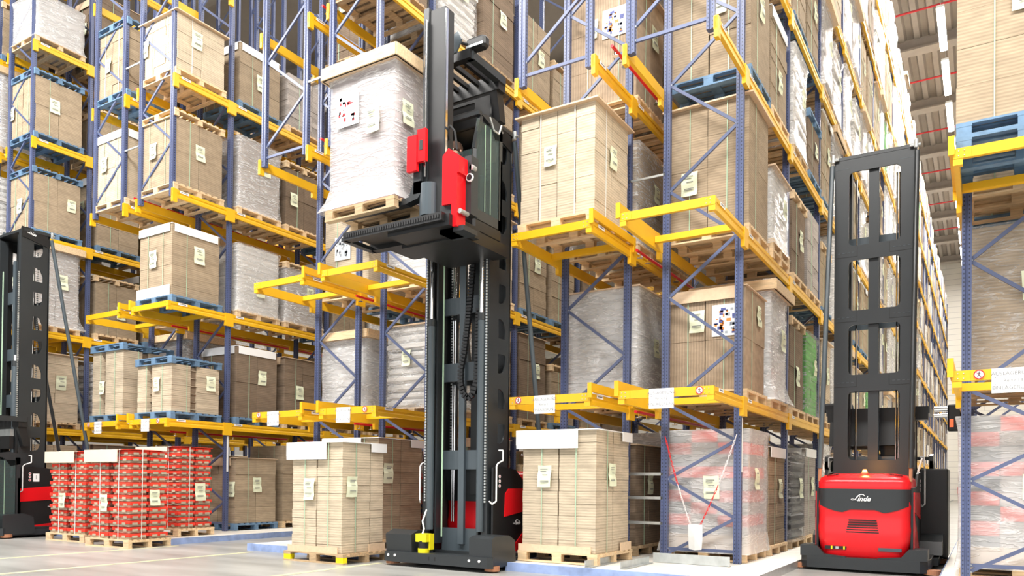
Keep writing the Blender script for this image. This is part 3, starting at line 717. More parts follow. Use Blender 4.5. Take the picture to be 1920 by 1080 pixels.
# special loads read off the photograph
def sp(**k): return k
SPECIAL = {
 ('B', 0, 's'): (sp(t='kraft', c=KRL, n=(2, 2, 10), h=1.62, tv=.03, gap=.02, j=.004, top='white', p='new', corner=True, flap=.24, notes=((-.17, .64), (-.1, .66))), 'tall tan carton stack under white cover on metal-edged plinth right of centre truck'),
 ('B', 2, 's'): (sp(t='kraft', c=KRL, n=(4, 2, 9), h=1.47, w=1.14, top='board', p='new', tv=.03, wstrap=True, notes=((-.08, .6), (.0, .62)), j=.004), 'large tan carton stack under chipboard lid on yellow platform right of raised cab'),
 ('B', 1, 0): (sp(t='kraft', c=SILV, n=(1, 1, 14), h=1.6, w=1.15, top='board', film=FILMW, straps=False, p='new', notes=(None, (.1, .5))), 'grey board stack under shiny film behind first yellow platform right of centre truck'),
 ('B', 0, 0): (sp(t='kraft', c=KRD, n=(2, 2, 6), h=1.5, top='kraftsheet', p='old', notes=(None, (.0, .62))), 'dark brown cartons behind galvanised rungs between two blue posts'),
 ('B', 2, 0): (sp(t='kraft', c=KRM, n=(1, 2, 5), h=1.5, film=FILM, straps=False, p='new'), 'film-wrapped brown stack half hidden behind the chipboard-lidded tan stack'),
 ('B', 3, 0): (sp(t='kraft', c=KRV, n=(3, 2, 3), h=1.75, top='board', p='new', poster=(.2, 1.0, PO), notes=((-.15, .7), (.1, .7))), 'brown fluted carton stack with colour poster behind short hanging red pipe'),
 ('C', 0, 0): (sp(t='mixed', h=1.68, film=FILMH, straps=False, p='new', w=1.14, top=None, notes=((.1, .55), (-.1, .62))), 'film-wrapped red and grey cartons behind the hanging red and white chain'),
 ('C', 0, 1): (sp(t='kraft', c=KRM, n=(2, 2, 7), h=1.5, notch=True, p='new', top='whitecorner', notes=(None, (.1, .6))), 'notched brown carton stack on floor beside the film-wrapped red cartons'),
 ('C', 0, 2): (sp(t='bags', c=BLKB, h=1.5, film=FILML, straps=False, p='old'), 'glossy black film-wrapped stack on floor behind second blue post of right aisle'),
 ('C', 0, 3): (sp(t='kraft', c=GRY, n=(2, 2, 5), h=1.6, p='new', top='whitecorner', foot=True, notes=((0, .6), (.1, .6))), 'grey carton stack with white sheets on floor just left of rear-facing truck'),
 ('C', 1, 0): (sp(t='kraft', c=KRV, n=(2, 2, 2), h=1.42, p='new', top='kraftsheet', poster=(.3, .75, PO), notes=((-.1, .72), (.1, .8)), tv=.03), 'fluted brown stack with colour poster behind the printed row sign of right rack'),
 ('C', 1, 1): (sp(t='kraft', c=SILV, n=(2, 2, 4), h=1.65, film=FILMW, straps=False, p='new', top='frame'), 'cloudy film-wrapped stack with wooden top frame beside fluted brown stack'),
 ('C', 1, 2): (sp(t='kraft', c=KRD, n=(1, 2, 2), h=1.4, p='new', top='pallet', tv=.02, notes=(None, (0, .45))), 'plain dark brown stack with empty pallet on top, first beam level, right aisle'),
 ('C', 1, 3): (sp(t='kraft', c=GRN, n=(2, 2, 9), h=1.5, film=FILML, straps=False, p='new'), 'film-wrapped bright green carton stack, first beam level beside truck mast'),
 ('C', 2, 0): (sp(t='kraft', c=KRM, n=(2, 2, 4), h=1.78, w=1.16, top='board', p='new', notes=((-.22, .42), None), poster=None, tv=.03, j=.003), 'tallest brown carton stack under chipboard above empty yellow platform right'),
 ('C', 2, 1): (sp(t='kraft', c=WHS, n=(2, 2, 9), h=1.1, film=FILM, straps=False, p='new', np=2, top='board'), 'silver film-wrapped low stack beside the tallest brown stack, second beam level'),
 ('C', 2, 2): (sp(t='kraft', c=KRD, n=(2, 2, 3), h=1.25, p='new', top='pallet', notes=(None, (.1, .6))), 'dark brown stack with pallets on top, second beam level, right aisle'),
 ('C', 2, 3): (sp(t='kraft', c=GRY, n=(2, 2, 8), h=1.5, p='new', tv=.15, notes=(None, None)), 'grey-brown layered stack, second beam level near truck mast left edge'),
 ('C', 3, 0): (sp(t='kraft', c=KRM, n=(2, 2, 3), h=1.75, w=1.16, p='blue', tv=.03, notes=((.1, .6), (.0, .62))), 'brown carton stack on dark blue pallet at top right of centre'),
 ('C', 3, 1): (sp(t='kraft', c=KRM, n=(2, 2, 8), h=1.55, p='new', top='whitecorner', notes=(None, (.0, .4))), 'brown layered stack beside blue-pallet stack, third beam level, right aisle'),
 ('C', 3, 2): (sp(t='bags', c=WHS, h=1.7, film=FILMW, straps=False, p='new'), 'tall white film-wrapped stack, third beam level, second bay of right aisle'),
 ('C', 3, 3): (sp(t='kraft', c=KRD, n=(2, 2, 4), h=1.0, p='blue', top='bluepallet'), 'low dark stack between blue pallets, third beam level, right aisle'),
 ('A0', 0, 's'): (sp(t='kraft', c=KRM, n=(2, 2, 9), h=1.6, top='white', p='new', corner=True, flap=.3, fx=.4, notes=(None, (-.3, .68))), 'brown carton stack with white cover directly left of centre truck foot'),
 ('A0', 0, 0): (sp(t='mixed', h=1.2, film=FILM, straps=False, p='old'), 'film-wrapped red cartons in shade behind chain left of centre truck'),
 ('A0', 1, 0): (sp(t='bags', c=WHS, h=1.45, film=FILM, straps=False, p='new', top='board'), 'wavy silver film-wrapped white stack left of centre truck mast'),
 ('A1', 1, 0): (sp(t='kraft', c=SILV, n=(1, 1, 6), h=1.35, film=FILMW, straps=False, p='new', top='frame', notes=(None, (.1, .6))), 'white film-wrapped stack with wooden frame top between blue posts left of centre truck'),
 ('A0', 2, 0): (sp(t='kraft', c=WHS, n=(1, 2, 6), h=1.3, film=FILMW, straps=False, p='new'), 'white film-wrapped stack under the raised forks left of mast'),
 ('A1', 2, 0): (sp(t='kraft', c=KRL, n=(1, 2, 2), h=1.75, p='new', tv=.04, poster=(-.1, .6, [PO[2]]), notes=(None, (-.1, .6))), 'tan carton stack with white poster under the raised pallet load'),
 ('Z0', 0, 0): (sp(t='kraft', c=KRM, n=(2, 2, 4), h=1.38, p='blue', top='kraftsheet', tv=.12, notes=((.42, .55), (.0, .62))), 'brown carton stack on blue pallet on floor right of red cartons'),
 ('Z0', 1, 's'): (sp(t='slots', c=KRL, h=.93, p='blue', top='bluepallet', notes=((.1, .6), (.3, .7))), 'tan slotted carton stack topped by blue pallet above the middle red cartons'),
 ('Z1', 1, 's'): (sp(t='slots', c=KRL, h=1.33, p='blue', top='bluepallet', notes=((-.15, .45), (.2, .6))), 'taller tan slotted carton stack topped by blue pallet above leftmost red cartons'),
 ('Z0', 1, 0): (sp(t='kraft', c=KRD, n=(1, 2, 2), h=1.5, p='blue', top='whitecorner', tv=.03), 'dark brown stack with white corner sheets right of the slotted stacks'),
 ('Z0', 1, 1): (sp(t='kraft', c=KRD, n=(2, 2, 9), h=1.45, p='new', top='kraftsheet', notes=((-.3, .5), (-.1, .5))), 'reddish brown stack with pale top flap right of white-cornered stack'),
 ('Z0', 2, 's'): (sp(t='kraft', c=KRM, n=(1, 1, 7), h=1.4, w=1.05, p='blue', top='whitecorner', foot=True, tv=.04, j=.003, notes=((-.05, .58), (.05, .68))), 'brown carton stack with white top and bottom bands on blue pallet, second level left'),
 ('Z0', 2, 0): (sp(t='kraft', c=WHS, n=(1, 1, 9), h=1.4, p='new', film=FILM, straps=False, notes=(None, (0, .4))), 'white and brown film-wrapped stack right of the white-banded brown stack'),
 ('Z0', 2, 1): (sp(t='kraft', c=GRY, n=(2, 1, 4), h=1.2, p='new', film=FILM, straps=False, top='pallet'), 'grey film-wrapped stack topped by a pallet, second level left of centre'),
 ('Z0', 3, 's'): (sp(t='kraft', c=KRM, n=(3, 2, 2), h=1.3, p='new', top='pallet', notes=((-.1, .6), (.0, .6))), 'brown stack under pallet behind hanging blue posts upper left'),
 ('Z0', 3, 0): (sp(t='kraft', c=GRY, n=(2, 2, 4), h=1.5, p='new', film=FILM, straps=False, notes=(None, (.1, .7))), 'loose film-wrapped stack on third level upper left'),
 ('Z0', 3, 1): (sp(t='kraft', c=KRD, n=(2, 2, 2), h=1.3, p='new', top='pallet', notes=(None, (-.3, .5))), 'dark brown stack topped by pallet left of the raised load'),
 ('Z0', 4, 's'): (sp(t='kraft', c=KRL, n=(3, 2, 6), h=1.1, p='new', top='board', wstrap=True, notes=((-.4, .6), (-.1, .7))), 'tan carton stack under thin board high at upper left'),
 ('Z0', 4, 0): (sp(t='kraft', c=KRM, n=(2, 2, 3), h=1.25, p='blue', top='whitecorner', notes=((-.1, .4), (.0, .5))), 'brown carton stack on blue pallet high at upper left'),
 ('Z0', 4, 1): (sp(t='kraft', c=GRY, n=(3, 3, 10), h=1.2, p='new', tv=.25, notes=(None, None)), 'white and grey small carton stack high at upper left of raised load'),
 ('Y0', 4, 's'): (sp(t='kraft', c=KRM, n=(2, 2, 4), h=1.32, w=1.1, p='blue', top='bluepallet', tv=.04, notes=((-.4, .5), (-.1, .6))), 'brown carton stack between two blue pallets in the upper left corner of photo'),
 ('Y0', 3, 's'): (sp(t='kraft', c=KRM, n=(3, 2, 2), h=1.3, p='blue', top='bluepallet', notes=((.0, .5), (.3, .6))), 'brown carton stack under blue pallet just above left truck mast'),
 ('Y0', 5, 's'): (sp(t='kraft', c=GRY, n=(1, 1, 6), h=1.0, p='new', film=FILMW, straps=False, notes=(None, None)), 'low wrapped grey-white stack at the very top left corner'),
 ('Y0', 4, 0): (sp(t='kraft', c=KRM, n=(2, 2, 4), h=1.0, p='new', top='pallet', notes=(None, None)), 'brown carton stack topped by pallet just right of the doubled blue pallets'),
 ('Y0', 2, 0): (sp(t='kraft', c=KRM, n=(2, 2, 3), h=1.3, p='new', top='pallet', notes=(None, (.1, .5))), 'brown carton stack under a blue pallet right behind left truck mast head'),
 ('Y0', 1, 0): (sp(t='bags', c=WHS, h=1.5, film=FILM, straps=False, p='new', notes=(None, None)), 'white and black film-wrapped stack right of the left truck stay'),
 ('Z1', 4, 's'): (sp(t='kraft', c=KRM, n=(2, 2, 6), h=1.35, w=1.05, p='blue', top='bluepallet', notch=True, wstrap=True, notes=((-.1, .5), (.1, .6))), 'brown notched stack between blue pallets behind the hanging posts upper left'),
 ('Z1', 3, 's'): (sp(t='kraft', c=KRL, n=(3, 2, 2), h=1.45, w=1.05, p='new', top='whitecorner', notes=((-.2, .6), (.1, .6))), 'tan fluted stack with white top sheet behind hanging posts upper left'),
 ('D', 0, 0): (sp(t='mixed', h=1.75, film=FILMH, straps=False, p='new', notes=((.12, .55), None)), 'film-wrapped red and grey cartons at lower right edge behind blue braces'),
 ('D', 1, 0): (sp(t='kraft', c=KRM, n=(1, 2, 3), h=1.75, film=FILML, straps=False, p='new', notes=((.1, .6), None)), 'film-wrapped brown carton stack at right edge above the row sign'),
 ('D', 2, 's'): (sp(t='kraft', c=KRM, n=(2, 2, 5), h=1.95, w=1.2, p='blue', tv=.04, np=2, notes=((.0, .62), None), j=.003), 'huge tan carton stack filling the upper right corner of the photo'),
}
DEF_EMPTY = {('B', 1, 's'), ('C', 0, 's'), ('C', 1, 's'), ('C', 2, 's'), ('B', 3, 's'), ('C', 3, 's'), ('A0', 1, 's'), ('A1', 1, 's'), ('A0', 2, 's'), ('A1', 2, 's'), ('Z1', 2, 's'),
             ('A1', 0, 's'), ('Z0', 0, 's'), ('Z1', 0, 's'), ('D', 0, 's'), ('D', 1, 's'), ('A1', 3, 's'), ('A0', 3, 's'), ('C', 4, 's'), ('B', 4, 's'), ('A1', 4, 's'), ('A1', 3, 0)}
def add_row(key, levels, slots, full_until):
    X = ROW[key]+W/2; prev = None
    for s in slots:
        for l in levels:
            k = (key, l, s)
            if k in DEF_EMPTY: continue
            y, z = SLOTY[s], ZL[l]+.004
            if not in_view(X-.6, X+.6, y-.6, y+.6, z, z+1.8, -4): continue
            dx = RN.uniform(-.015, .03)
            if k in SPECIAL:
                r = make_load(SPECIAL[k][0], random.Random(abs(l*31+ord(key[0])+(9 if s == 's' else s)))); place(r, X+dx+(.16 if k == ('B', 0, 's') else 0), y-(.1 if k == ('B', 0, 's') else 0), z, SPECIAL[k][1], GRPN[key]); continue
            kn = RN.choices(GK, WT2 if (key == 'C' and s != 's' and s > 4) else WT)[0]
            pos = 'at the front end' if s == 's' else ORD[s//2]+' bay '+('near side' if s % 2 == 0 else 'far side')
            lab = '%s, %s, %s, %s' % (kn.replace('film-wrapped', 'wrapped').replace(' carton stack', ' cartons'), LEV[l].replace(' beam level', ' level'), pos, RSH[key])
            ws = lab.split(); lab = ' '.join(ws[:16])
            gen_load(kn, X+dx, y+RN.uniform(-.02, .02), z, lab, GRPN[key], (s == 's' or s < full_until), RN)
add_row('D', range(0, 3), ['s', 0, 1], 2)
add_row('B', range(0, 4), ['s', 0, 1], 2)
add_row('A0', range(0, 5), ['s', 0, 1, 2, 3, 4, 5], 4)
add_row('A1', range(0, 5), ['s', 0, 1], 2)
add_row('Z0', range(0, 5), ['s', 0, 1, 2, 3], 4)
add_row('Z1', range(0, 5), ['s', 0], 2)
add_row('Y0', range(0, 6), ['s', 0, 1, 2, 3], 3)
add_row('Y1', range(0, 6), ['s', 0], 2)
NC = 24
add_row('C', range(0, 8), ['s']+list(range(NC)), 5)

# remaining distant loads of the long aisle: one object
mb = MB(); rd = random.Random(5)
XC = ROW['C']+W/2
for s in range(NC, 2*NB):
    for l in range(8):
        y, z = SLOTY[s], ZL[l]
        if not in_view(XC-.6, XC+.6, y-.6, y+.6, z, z+1.8, 0): continue
        mat = rd.choice([KRM, KRD, WHS, WHS, WHS, GRY, KRL]); pm_ = rd.choice([WOOD, WOOD, WOODO, BPAL]); h = rd.choice([1.1, 1.5, 1.65, 1.75, 1.8])
        for q in (-.575, -.05, .475): mb.box(XC-.6, XC+.6, y+q, y+q+.1, z+.005, z+.11, pm_)
        mb.box(XC-.6, XC+.6, y-.575, y+.575, z+.11, z+.144, pm_)
        ww = rd.uniform(.5, .58)
        n = rd.choice([2, 3, 5])
        for q in range(n):
            j = rd.uniform(-.02, .02); mb.tone = rd.uniform(.8, 1.15)
            mb.box(XC-ww+j, XC+ww+j, y-.53, y-.01, z+.144+q*h/n, z+.144+(q+1)*h/n-.004, mat if mat != FILMW else WHS); mb.box(XC-ww-j, XC+ww-j, y+.01, y+.53, z+.144+q*h/n, z+.144+(q+1)*h/n-.004, mat if mat != FILMW else WHS)
mb.tone = 1
o = mb.build('distant_pallet_loads', fix=False); tag(o, 'many small pallet loads in the far bays of the long right aisle', 'pallet loads', kind='stuff')

# loads standing on the floor in the cross aisle
def floor_load(spec, x, y, lab, grp, seed, z=.0, rz=0):
    r = make_load(spec, random.Random(seed)); place(r, x, y, z, lab, grp, rz)
floor_load(sp(t='kraft', c=KRL, n=(2, 3, 13), h=1.58, w=1.02, d=.88, pd=1.0, tv=.03, gap=.022, j=.004, top='white', p='yel', corner=True, flap=.24, fx=.45, notes=((-.12, .6), (-.3, .62))), -8.20, 8.32, 'tan carton stack with white cover on yellow-ended pallet on floor left of truck foot', 'carton stacks on the cross aisle floor', 4)
CREAM = simple('cream_cover_sheet', (.78, .70, .56), .75)
REDS = dict(t='red', h=1.52, w=1.12, d=.74, pd=.82, p='new', top=None)
REDS['notes'] = ((-.1, .42), (.1, .48))
for (x, y, lab, sd, z) in ((-14.56, 8.1, 'leftmost of three red printed carton stacks on pale pallets', 1, 0), (-12.80, 7.87, 'middle and nearest of three red printed carton stacks on pale pallets', 2, 0), (-13.28, 9.12, 'rightmost of three red printed carton stacks, on the blue plinth', 3, .113)):
    floor_load(REDS, x, y, lab, 'red printed carton stacks', sd, z, rad(3))
    t = MB(); zt = 1.52+.144
    t.box(-.62, .30, -.43, .35, zt+.002, zt+.01, CREAM); t.box(-.62, .30, -.442, -.43, zt-.2, zt+.008, CREAM); t.box(.30, .57, -.37, .37, zt+.002, zt+.012, RBX)
    t.build('top_sheet', bpy.data.objects[[o.name for o in bpy.data.objects if o.get('label') == lab][0]], label='cream cover sheet folded over the front edge')

# ------------------------------------------------------------------ signs on the front crossbars
def prohib(key, xfrac, z):
    X = ROW[key]+W*xfrac; c_ = empty('prohibition_sign', (X, YF-.058, z))
    tag(c_, 'small round no-walking sticker on '+dict(C='yellow crossbar right of the row sign, right rack', B='yellow crossbar right of centre truck, left end', A0='yellow crossbar just left of centre truck', A1='yellow crossbar, left doubled platform', Z0='yellow crossbar above middle red cartons', Z1='yellow crossbar above leftmost red cartons', D='yellow crossbar at right edge')[key], 'sign', 'round no-walking stickers')
    MB().tube((0, 0, 0), (0, -.003, 0), .048, PAPER, 20).build('sign_disc', c_)
    r = MB(); n = 20
    for i in range(n):
        a, b2 = 2*pi*i/n, 2*pi*(i+1)/n
        r.add([(.048*cos(a), -.0045, .048*sin(a)), (.048*cos(b2), -.0045, .048*sin(b2)), (.038*cos(b2), -.0045, .038*sin(b2)), (.038*cos(a), -.0045, .038*sin(a))], [(0, 1, 2, 3)], REDP)
    r.bar((-.03, -.0045, .03), (.03, -.0045, -.03), .002, .009, REDP, up=(0, 1, 0)); r.build('red_ring', c_)
    f = MB(); f.tube((.002, -.0035, .026), (.002, -.0065, .026), .006, INK, 8)
    f.bar((.0, -.005, .02), (.0, -.005, -.004), .012, .002, INK, up=(0, 1, 0)); f.bar((0, -.005, -.002), (.014, -.005, -.03), .007, .002, INK, up=(0, 1, 0)); f.bar((0, -.005, -.002), (-.016, -.005, -.026), .007, .002, INK, up=(0, 1, 0))
    f.bar((0, -.005, .016), (.018, -.005, .004), .005, .002, INK, up=(0, 1, 0)); f.bar((0, -.005, .016), (-.016, -.005, .006), .005, .002, INK, up=(0, 1, 0)); f.build('walking_figure', c_)
def row_sign(key, xa, xb, lines, lab, tilt=0):
    X = ROW[key]; z1 = ZL[1]+.0; w = xb-xa; h = .245
    s = empty('row_sign', (X+(xa+xb)/2, YF-.06, z1-h/2+.005)); s.rotation_euler = (0, rad(tilt), 0)
    tag(s, lab, 'sign', 'white paper row signs')
    MB().box(-w/2, w/2, -.004, 0, -h/2, h/2, PAPER).build('sign_sheet', s)
    for i, ln in enumerate(lines):
        text('lettering', ln, .052 if i != 1 else .045, INK, s, FACE((0, -.0045, .068-.07*i), (1, 0, 0), (0, 0, 1)), ext=.0004)
    for sx, sz, dr in ((-1, .05, -1), (1, .08, 1), (-1, -.06, 1), (1, -.06, -1)):
        a = MB(); xx = sx*(w/2-.03); a.box(xx-.0015, xx+.0015, -.0055, -.004, sz-.025, sz+.025, INK); a.box(xx-.006, xx+.006, -.0055, -.004, sz+dr*.022-.003, sz+dr*.022+.003, INK); a.build('arrow', s)
row_sign('C', .42, .74, ['AUSLAGERUNG', 'Reihe 12', 'EINLAGERUNG'], 'white row sign on yellow crossbar right of the galvanised rungs')
row_sign('B', .40, .72, ['AUSLAGERUNG', 'Reihe 11', 'EINLAGERUNG'], 'white row sign on yellow crossbar just right of centre truck')
row_sign('A0', .40, .70, ['AUSLAGERUNG', 'Reihe 10', 'EINLAGERUNG'], 'white row sign on yellow crossbar just left of centre truck', 1)
row_sign('A1', .40, .68, ['AUSLAGERUNG', 'Reihe 9', 'EINLAGERUNG'], 'white row sign on the left one of the doubled yellow platforms', -1)
row_sign('Z0', .42, .68, ['AUSLAGERUNG', 'Reihe 8', 'EINLAGERUNG'], 'white row sign on yellow crossbar above the middle red cartons')
row_sign('Z1', .40, .66, ['AUSLAGERUNG', 'Reihe 7', 'EINLAGERUNG'], 'white row sign on yellow crossbar above the leftmost red cartons')
row_sign('D', .34, .70, ['AUSLAGERUNG', 'Reihe 14', 'EINLAGERUNG'], 'large white row sign at the right edge of the photo')
for key, xf in (('C', .86), ('B', .12), ('A0', .82), ('A1', .14), ('Z0', .78), ('Z1', .14), ('D', .19)): prohib(key, xf, ZL[1]-.045)

# barrier chains
def chain(xa, xb, y, z0, zm, xm, lab, card_w=.2):
    c_ = empty('barrier_chain', (xm, y, zm)); tag(c_, lab, 'chain', 'red and white barrier chains')
    CW, CR = simple('white_chain_plastic', (.85, .8, .8), .5), simple('red_chain_plastic', (.75, .03, .03), .5)
    for (xs, sx) in ((xa, -1), (xb, 1)):
        m_ = MB(); p0 = Vector((xs-xm, 0, z0-zm)); p1 = Vector((sx*card_w*.35, 0, .0)); n = 20
        for i in range(n):
            a = p0.lerp(p1, i/n); b2 = p0.lerp(p1, (i+1.25)/n); sag = Vector((0, 0, -.06*sin(pi*i/n))); sag2 = Vector((0, 0, -.06*sin(pi*(i+1.25)/n)))
            mm = CR if (i < n*.5) == (sx < 0) else CW
            d_ = Vector((.008, 0, 0)) if i % 2 else Vector((0, .008, 0))
            for q in (d_, -d_): m_.tube(a+sag+q, b2+sag2+q, .004, mm, 5)
        m_.build('chain', c_)
    mb2 = MB(); mb2.grid([[(-card_w/2, -.01, 0), (0, -.03, .01), (card_w/2, -.01, 0)], [(-card_w/2, -.012, -.17), (0, -.04, -.16), (card_w/2, 0, -.17)], [(-card_w/2+.01, .0, -.34), (0, -.02, -.35), (card_w/2-.01, -.01, -.34)]], WHT)
    mb2.grid([[(-card_w/2, -.004, 0), (0, -.02, .01), (card_w/2, -.004, 0)], [(-card_w/2, -.004, -.17), (0, -.03, -.16), (card_w/2, .006, -.17)], [(-card_w/2+.01, .006, -.34), (0, -.012, -.35), (card_w/2-.01, -.004, -.34)]], WHT)
    mb2.build('hanging_card', c_, fix=False)
XCC = ROW['C']; chain(XCC+.12, XCC+W-.1, Y0-.03, 1.86, .62, XCC+.57, 'red and white chain with blank card hanging at right rack front')
XAA = ROW['A0']; chain(XAA+.12, XAA+W-.1, Y0-.03, 1.86, .80, XAA+.85, 'red and white chain with curled card hanging left of centre truck foot')

# galvanised guide angles on the plinth
for i, (x, ya, yb, lab) in enumerate(((-4.28, 8.68, 9.6, 'galvanised guide angle beside the tan stack pallet right of centre truck'), (-3.85, 8.80, 9.75, 'galvanised guide angle on the plinth below the rungs'))):
    g = MB(); g.box(x, x+.008, ya, yb, .113, .20, GALV); g.box(x, x+.07, ya, yb, .113, .119, GALV); tag(g.build('guide_angle'), lab, 'metal angle', 'galvanised guide angles')
g = MB(); g.box(-3.85, -2.80, Y0-.42, Y0-.412, .113, .24, GALV); g.box(-3.85, -2.80, Y0-.412, Y0-.35, .113, .119, GALV); tag(g.build('guide_angle'), 'long galvanised guard rail across the foot of the right rack', 'metal angle', 'galvanised guide angles')
# white protector strips on post fronts
for key in ('C', 'Z0'):
    xx = ROW[key]+W-.045; g = MB(); g.box(xx, xx+.004, Y0+.01, Y0+.05, 1.35, 2.08, WHT)
    tag(g.build('post_label'), 'white vertical strip on the aisle post of the '+RSH[key], 'label', 'white post strips')

# ------------------------------------------------------------------ trucks
def superring(hx, hy, cx, cy, z, e=4.0, n=40):
    out = []
    for i in range(n):
        a = 2*pi*i/n; c_, s_ = cos(a), sin(a)
        out.append((cx+hx*math.copysign(abs(c_)**(2/e), c_), cy+hy*math.copysign(abs(s_)**(2/e), s_), z))
    return out
def linde(parent, xf, size):
    # white script word mark with its swoosh
    m_ = MB(); pts = [(-1.52, -.06), (-1.38, .06), (-1.15, .02), (-1.0, -.12), (-.6, .45), (-.25, .68), (.1, .66), (.3, .45)]
    def P(p): return xf @ Vector((p[0]*size*.62, p[1]*size*.62, .001))
    wd = [.05, .05, .06, .12, .16, .12, .10, .08]
    for i in range(len(pts)-1):
        a, b2 = Vector((*pts[i], 0)), Vector((*pts[i+1], 0)); d_ = (b2-a).normalized(); nn = Vector((-d_.y, d_.x, 0))
        q = [a+nn*wd[i]/2, b2+nn*wd[i+1]/2, b2-nn*wd[i+1]/2, a-nn*wd[i]/2]
        m_.add([P(k_) for k_ in q]+[xf @ Vector((k_.x*size*.62, k_.y*size*.62, -.002)) for k_ in q], [(0, 1, 2, 3), (0, 1, 5, 4), (1, 2, 6, 5), (2, 3, 7, 6), (3, 0, 4, 7)], WHT)
    for (a, b2) in (((-1.0, -.12), (-.35, -.16)), ((-1.52, -.06), (-1.38, -.14)), ((-1.38, -.14), (-1.0, -.12))):
        aa, bb = Vector((*a, 0)), Vector((*b2, 0)); m_.add([P(aa+Vector((0, .04, 0))), P(bb+Vector((0, .04, 0))), P(bb-Vector((0, .04, 0))), P(aa-Vector((0, .04, 0)))], [(0, 1, 2, 3)], WHT)
    m_.build('brand_swoosh', parent, fix=False)
    text('brand_lettering', 'inde', size*.62, WHT, parent, xf @ Matrix.Translation((size*.10, size*.02, 0)), shear=.35, ext=.0015, bold=.002)

def truck(name, loc, rz, label, cab_z, fork, operator, label_no):
    T = empty(name, loc, rz); tag(T, label, 'forklift truck', 'very narrow aisle trucks')
    MW = .54; MT = 6.15
    # chassis front bar and wheel housings
    m_ = MB(); m_.prism([(-.92, .0), (-.86, .16), (-.30, .10), (.30, .10), (.86, .16), (.92, 0), (.86, -.05), (-.86, -.05)], 'z', .06, .20, DARK)
    m_.box(-.86, .86, .1, .95, .05, .16, DARK); m_.box(-.6, .6, .95, 2.0, .06, .2, DARK2)
    for xx in (-.80, -.68, .58, .74): m_.tube((xx, -.052, .15), (xx, -.062, .15), .018, WHT, 12)
    for xx in (-.10, .0): m_.box(xx, xx+.02, -.052, -.05, .11, .16, TYRE)
    m_.build('chassis_frame', T)
    for sx, a, b_ in ((-1, -.90, -.44), (1, .54, .90)):
        h = MB()
        h.prism([(.02, .19), (.0, .44), (.16, .50), (.5, .47), (.72, .38), (.8, .19)] if sx < 0 else [(.0, .06), (.0, .44), (.08, .47), (.42, .47), (.56, .40), (.60, .08)], 'x', a, b_, DARK)
        h.build('wheel_housing', T)
    for sx in (-1, 1):
        w_ = MB(); w_.tube((sx*.84, .10, .02), (sx*.84, .10, .085), .10, ORR, 20); w_.tube((sx*.84, .10, .085), (sx*.84, .10, .10), .05, GALV, 12); w_.build('guide_roller', T)
        w_ = MB(); w_.tube((sx*.84, 1.95, .02), (sx*.84, 1.95, .085), .10, ORR, 20); w_.build('guide_roller', T)
        w_ = MB(); w_.tube((sx*.58, .45, .17), (sx*.68, .45, .17), .165, TYRE, 20); w_.build('load_wheel', T)
    sc = MB(); sc.tube((-.27, .07, .20), (-.27, .07, .26), .08, YSC, 18); sc.tube((-.27, .07, .25), (-.27, .07, .36), .075, DARK2, 18); sc.box(-.36, -.18, -.0, .17, .35, .46, YSC); sc.box(-.20, -.17, .08, .17, .24, .46, YSC)
    sc.build('safety_scanner', T, label='yellow and black laser scanner')
    MB().path([(-.32, .10, .45), (-.34, .16, .52), (-.40, .2, .62), (-.41, .3, .78)], .012, WHT).build('scanner_cable', T)
    # mast
    for sx in (-1, 1):
        c_ = MB(); xo, xi = sx*MW, sx*(MW-.10)
        c_.box(min(xo, xi), max(xo, xi), .42, .50, .15, MT, DARK); c_.box(min(xo, xo-sx*.03), max(xo, xo-sx*.03), .50, .92, .15, MT-.2, DARK2) if False else None
        c_.box(min(xi, xi-sx*.05), max(xi, xi-sx*.05), .52, .70, .3, MT-.08, DARK2)
        c_.box(min(xo-sx*.16, xo-sx*.19), max(xo-sx*.16, xo-sx*.19), .44, .60, .3, MT-.1, DARK)
        c_.build('mast_column', T)
        # perforated side plate: (y, z) outline with D shaped openings
        holes = []; z = .95
        while z < 5.7:
            if z > 1.5: holes.append([(.66, z), (.66, z+.24), (.72, z+.26), (.80, z+.20), (.84, z+.08), (.84, z)] if int(round(z*10)) % 2 else [(.66, z), (.66, z+.26), (.84, z+.26), (.84, z+.18), (.80, z+.05), (.72, z)])
            z += .53
        holes2 = []
        zz = 1.72; kk = 0
        while zz < 5.8:
            holes2.append([(.66, zz), (.84, zz), (.84, zz+.12), (.79, zz+.24), (.72, zz+.27), (.66, zz+.27)] if kk % 2 else [(.66, zz), (.72, zz), (.80, zz+.03), (.84, zz+.12), (.84, zz+.27), (.66, zz+.27)])
            zz += .49; kk += 1
        plate2d('mast_side_plate', [(.50, .15), (.95, .15), (.95, MT-.02), (.50, MT-.02)], holes2, .02, DARK, T, FACE((sx*(MW-.01), 0, 0), (0, 1, 0), (0, 0, 1)))
        l_ = MB(); l_.tube((sx*.43, .40, .5), (sx*.43, .40, 3.45), .052, MIDG, 16); l_.tube((sx*.43, .40, 3.40), (sx*.43, .40, 3.5), .058, DARK, 16); l_.build('lift_cylinder', T)
        MB().tube((sx*.43, .40, 3.5), (sx*.43, .40, min(6.0, cab_z+.1 if cab_z > 3 else 3.62)), .034, CHROME, 14).build('piston_rod', T)
        ch = MB()
        for i in range(110): z_ = .9+i*.04; ch.box(sx*.515-.011, sx*.515+.011, .385, .41, z_, z_+.026, GALV)
        ch.build('lift_chain', T)
        for (xx, yy) in ((sx*.30, .80), (sx*.335, .80)) if sx < 0 else ((sx*.25, .80),):
            MB().tube((xx, yy, .6), (xx, yy, 5.85), .013, CHROME, 8).build('rod', T)
        ch = MB()
        for i in range(100): z_ = 1.6+i*.042; ch.box(sx*.345-.014+sx*.03, sx*.345+.014+sx*.03, .81, .83, z_, z_+.02, GALV)
        ch.build('chain', T)
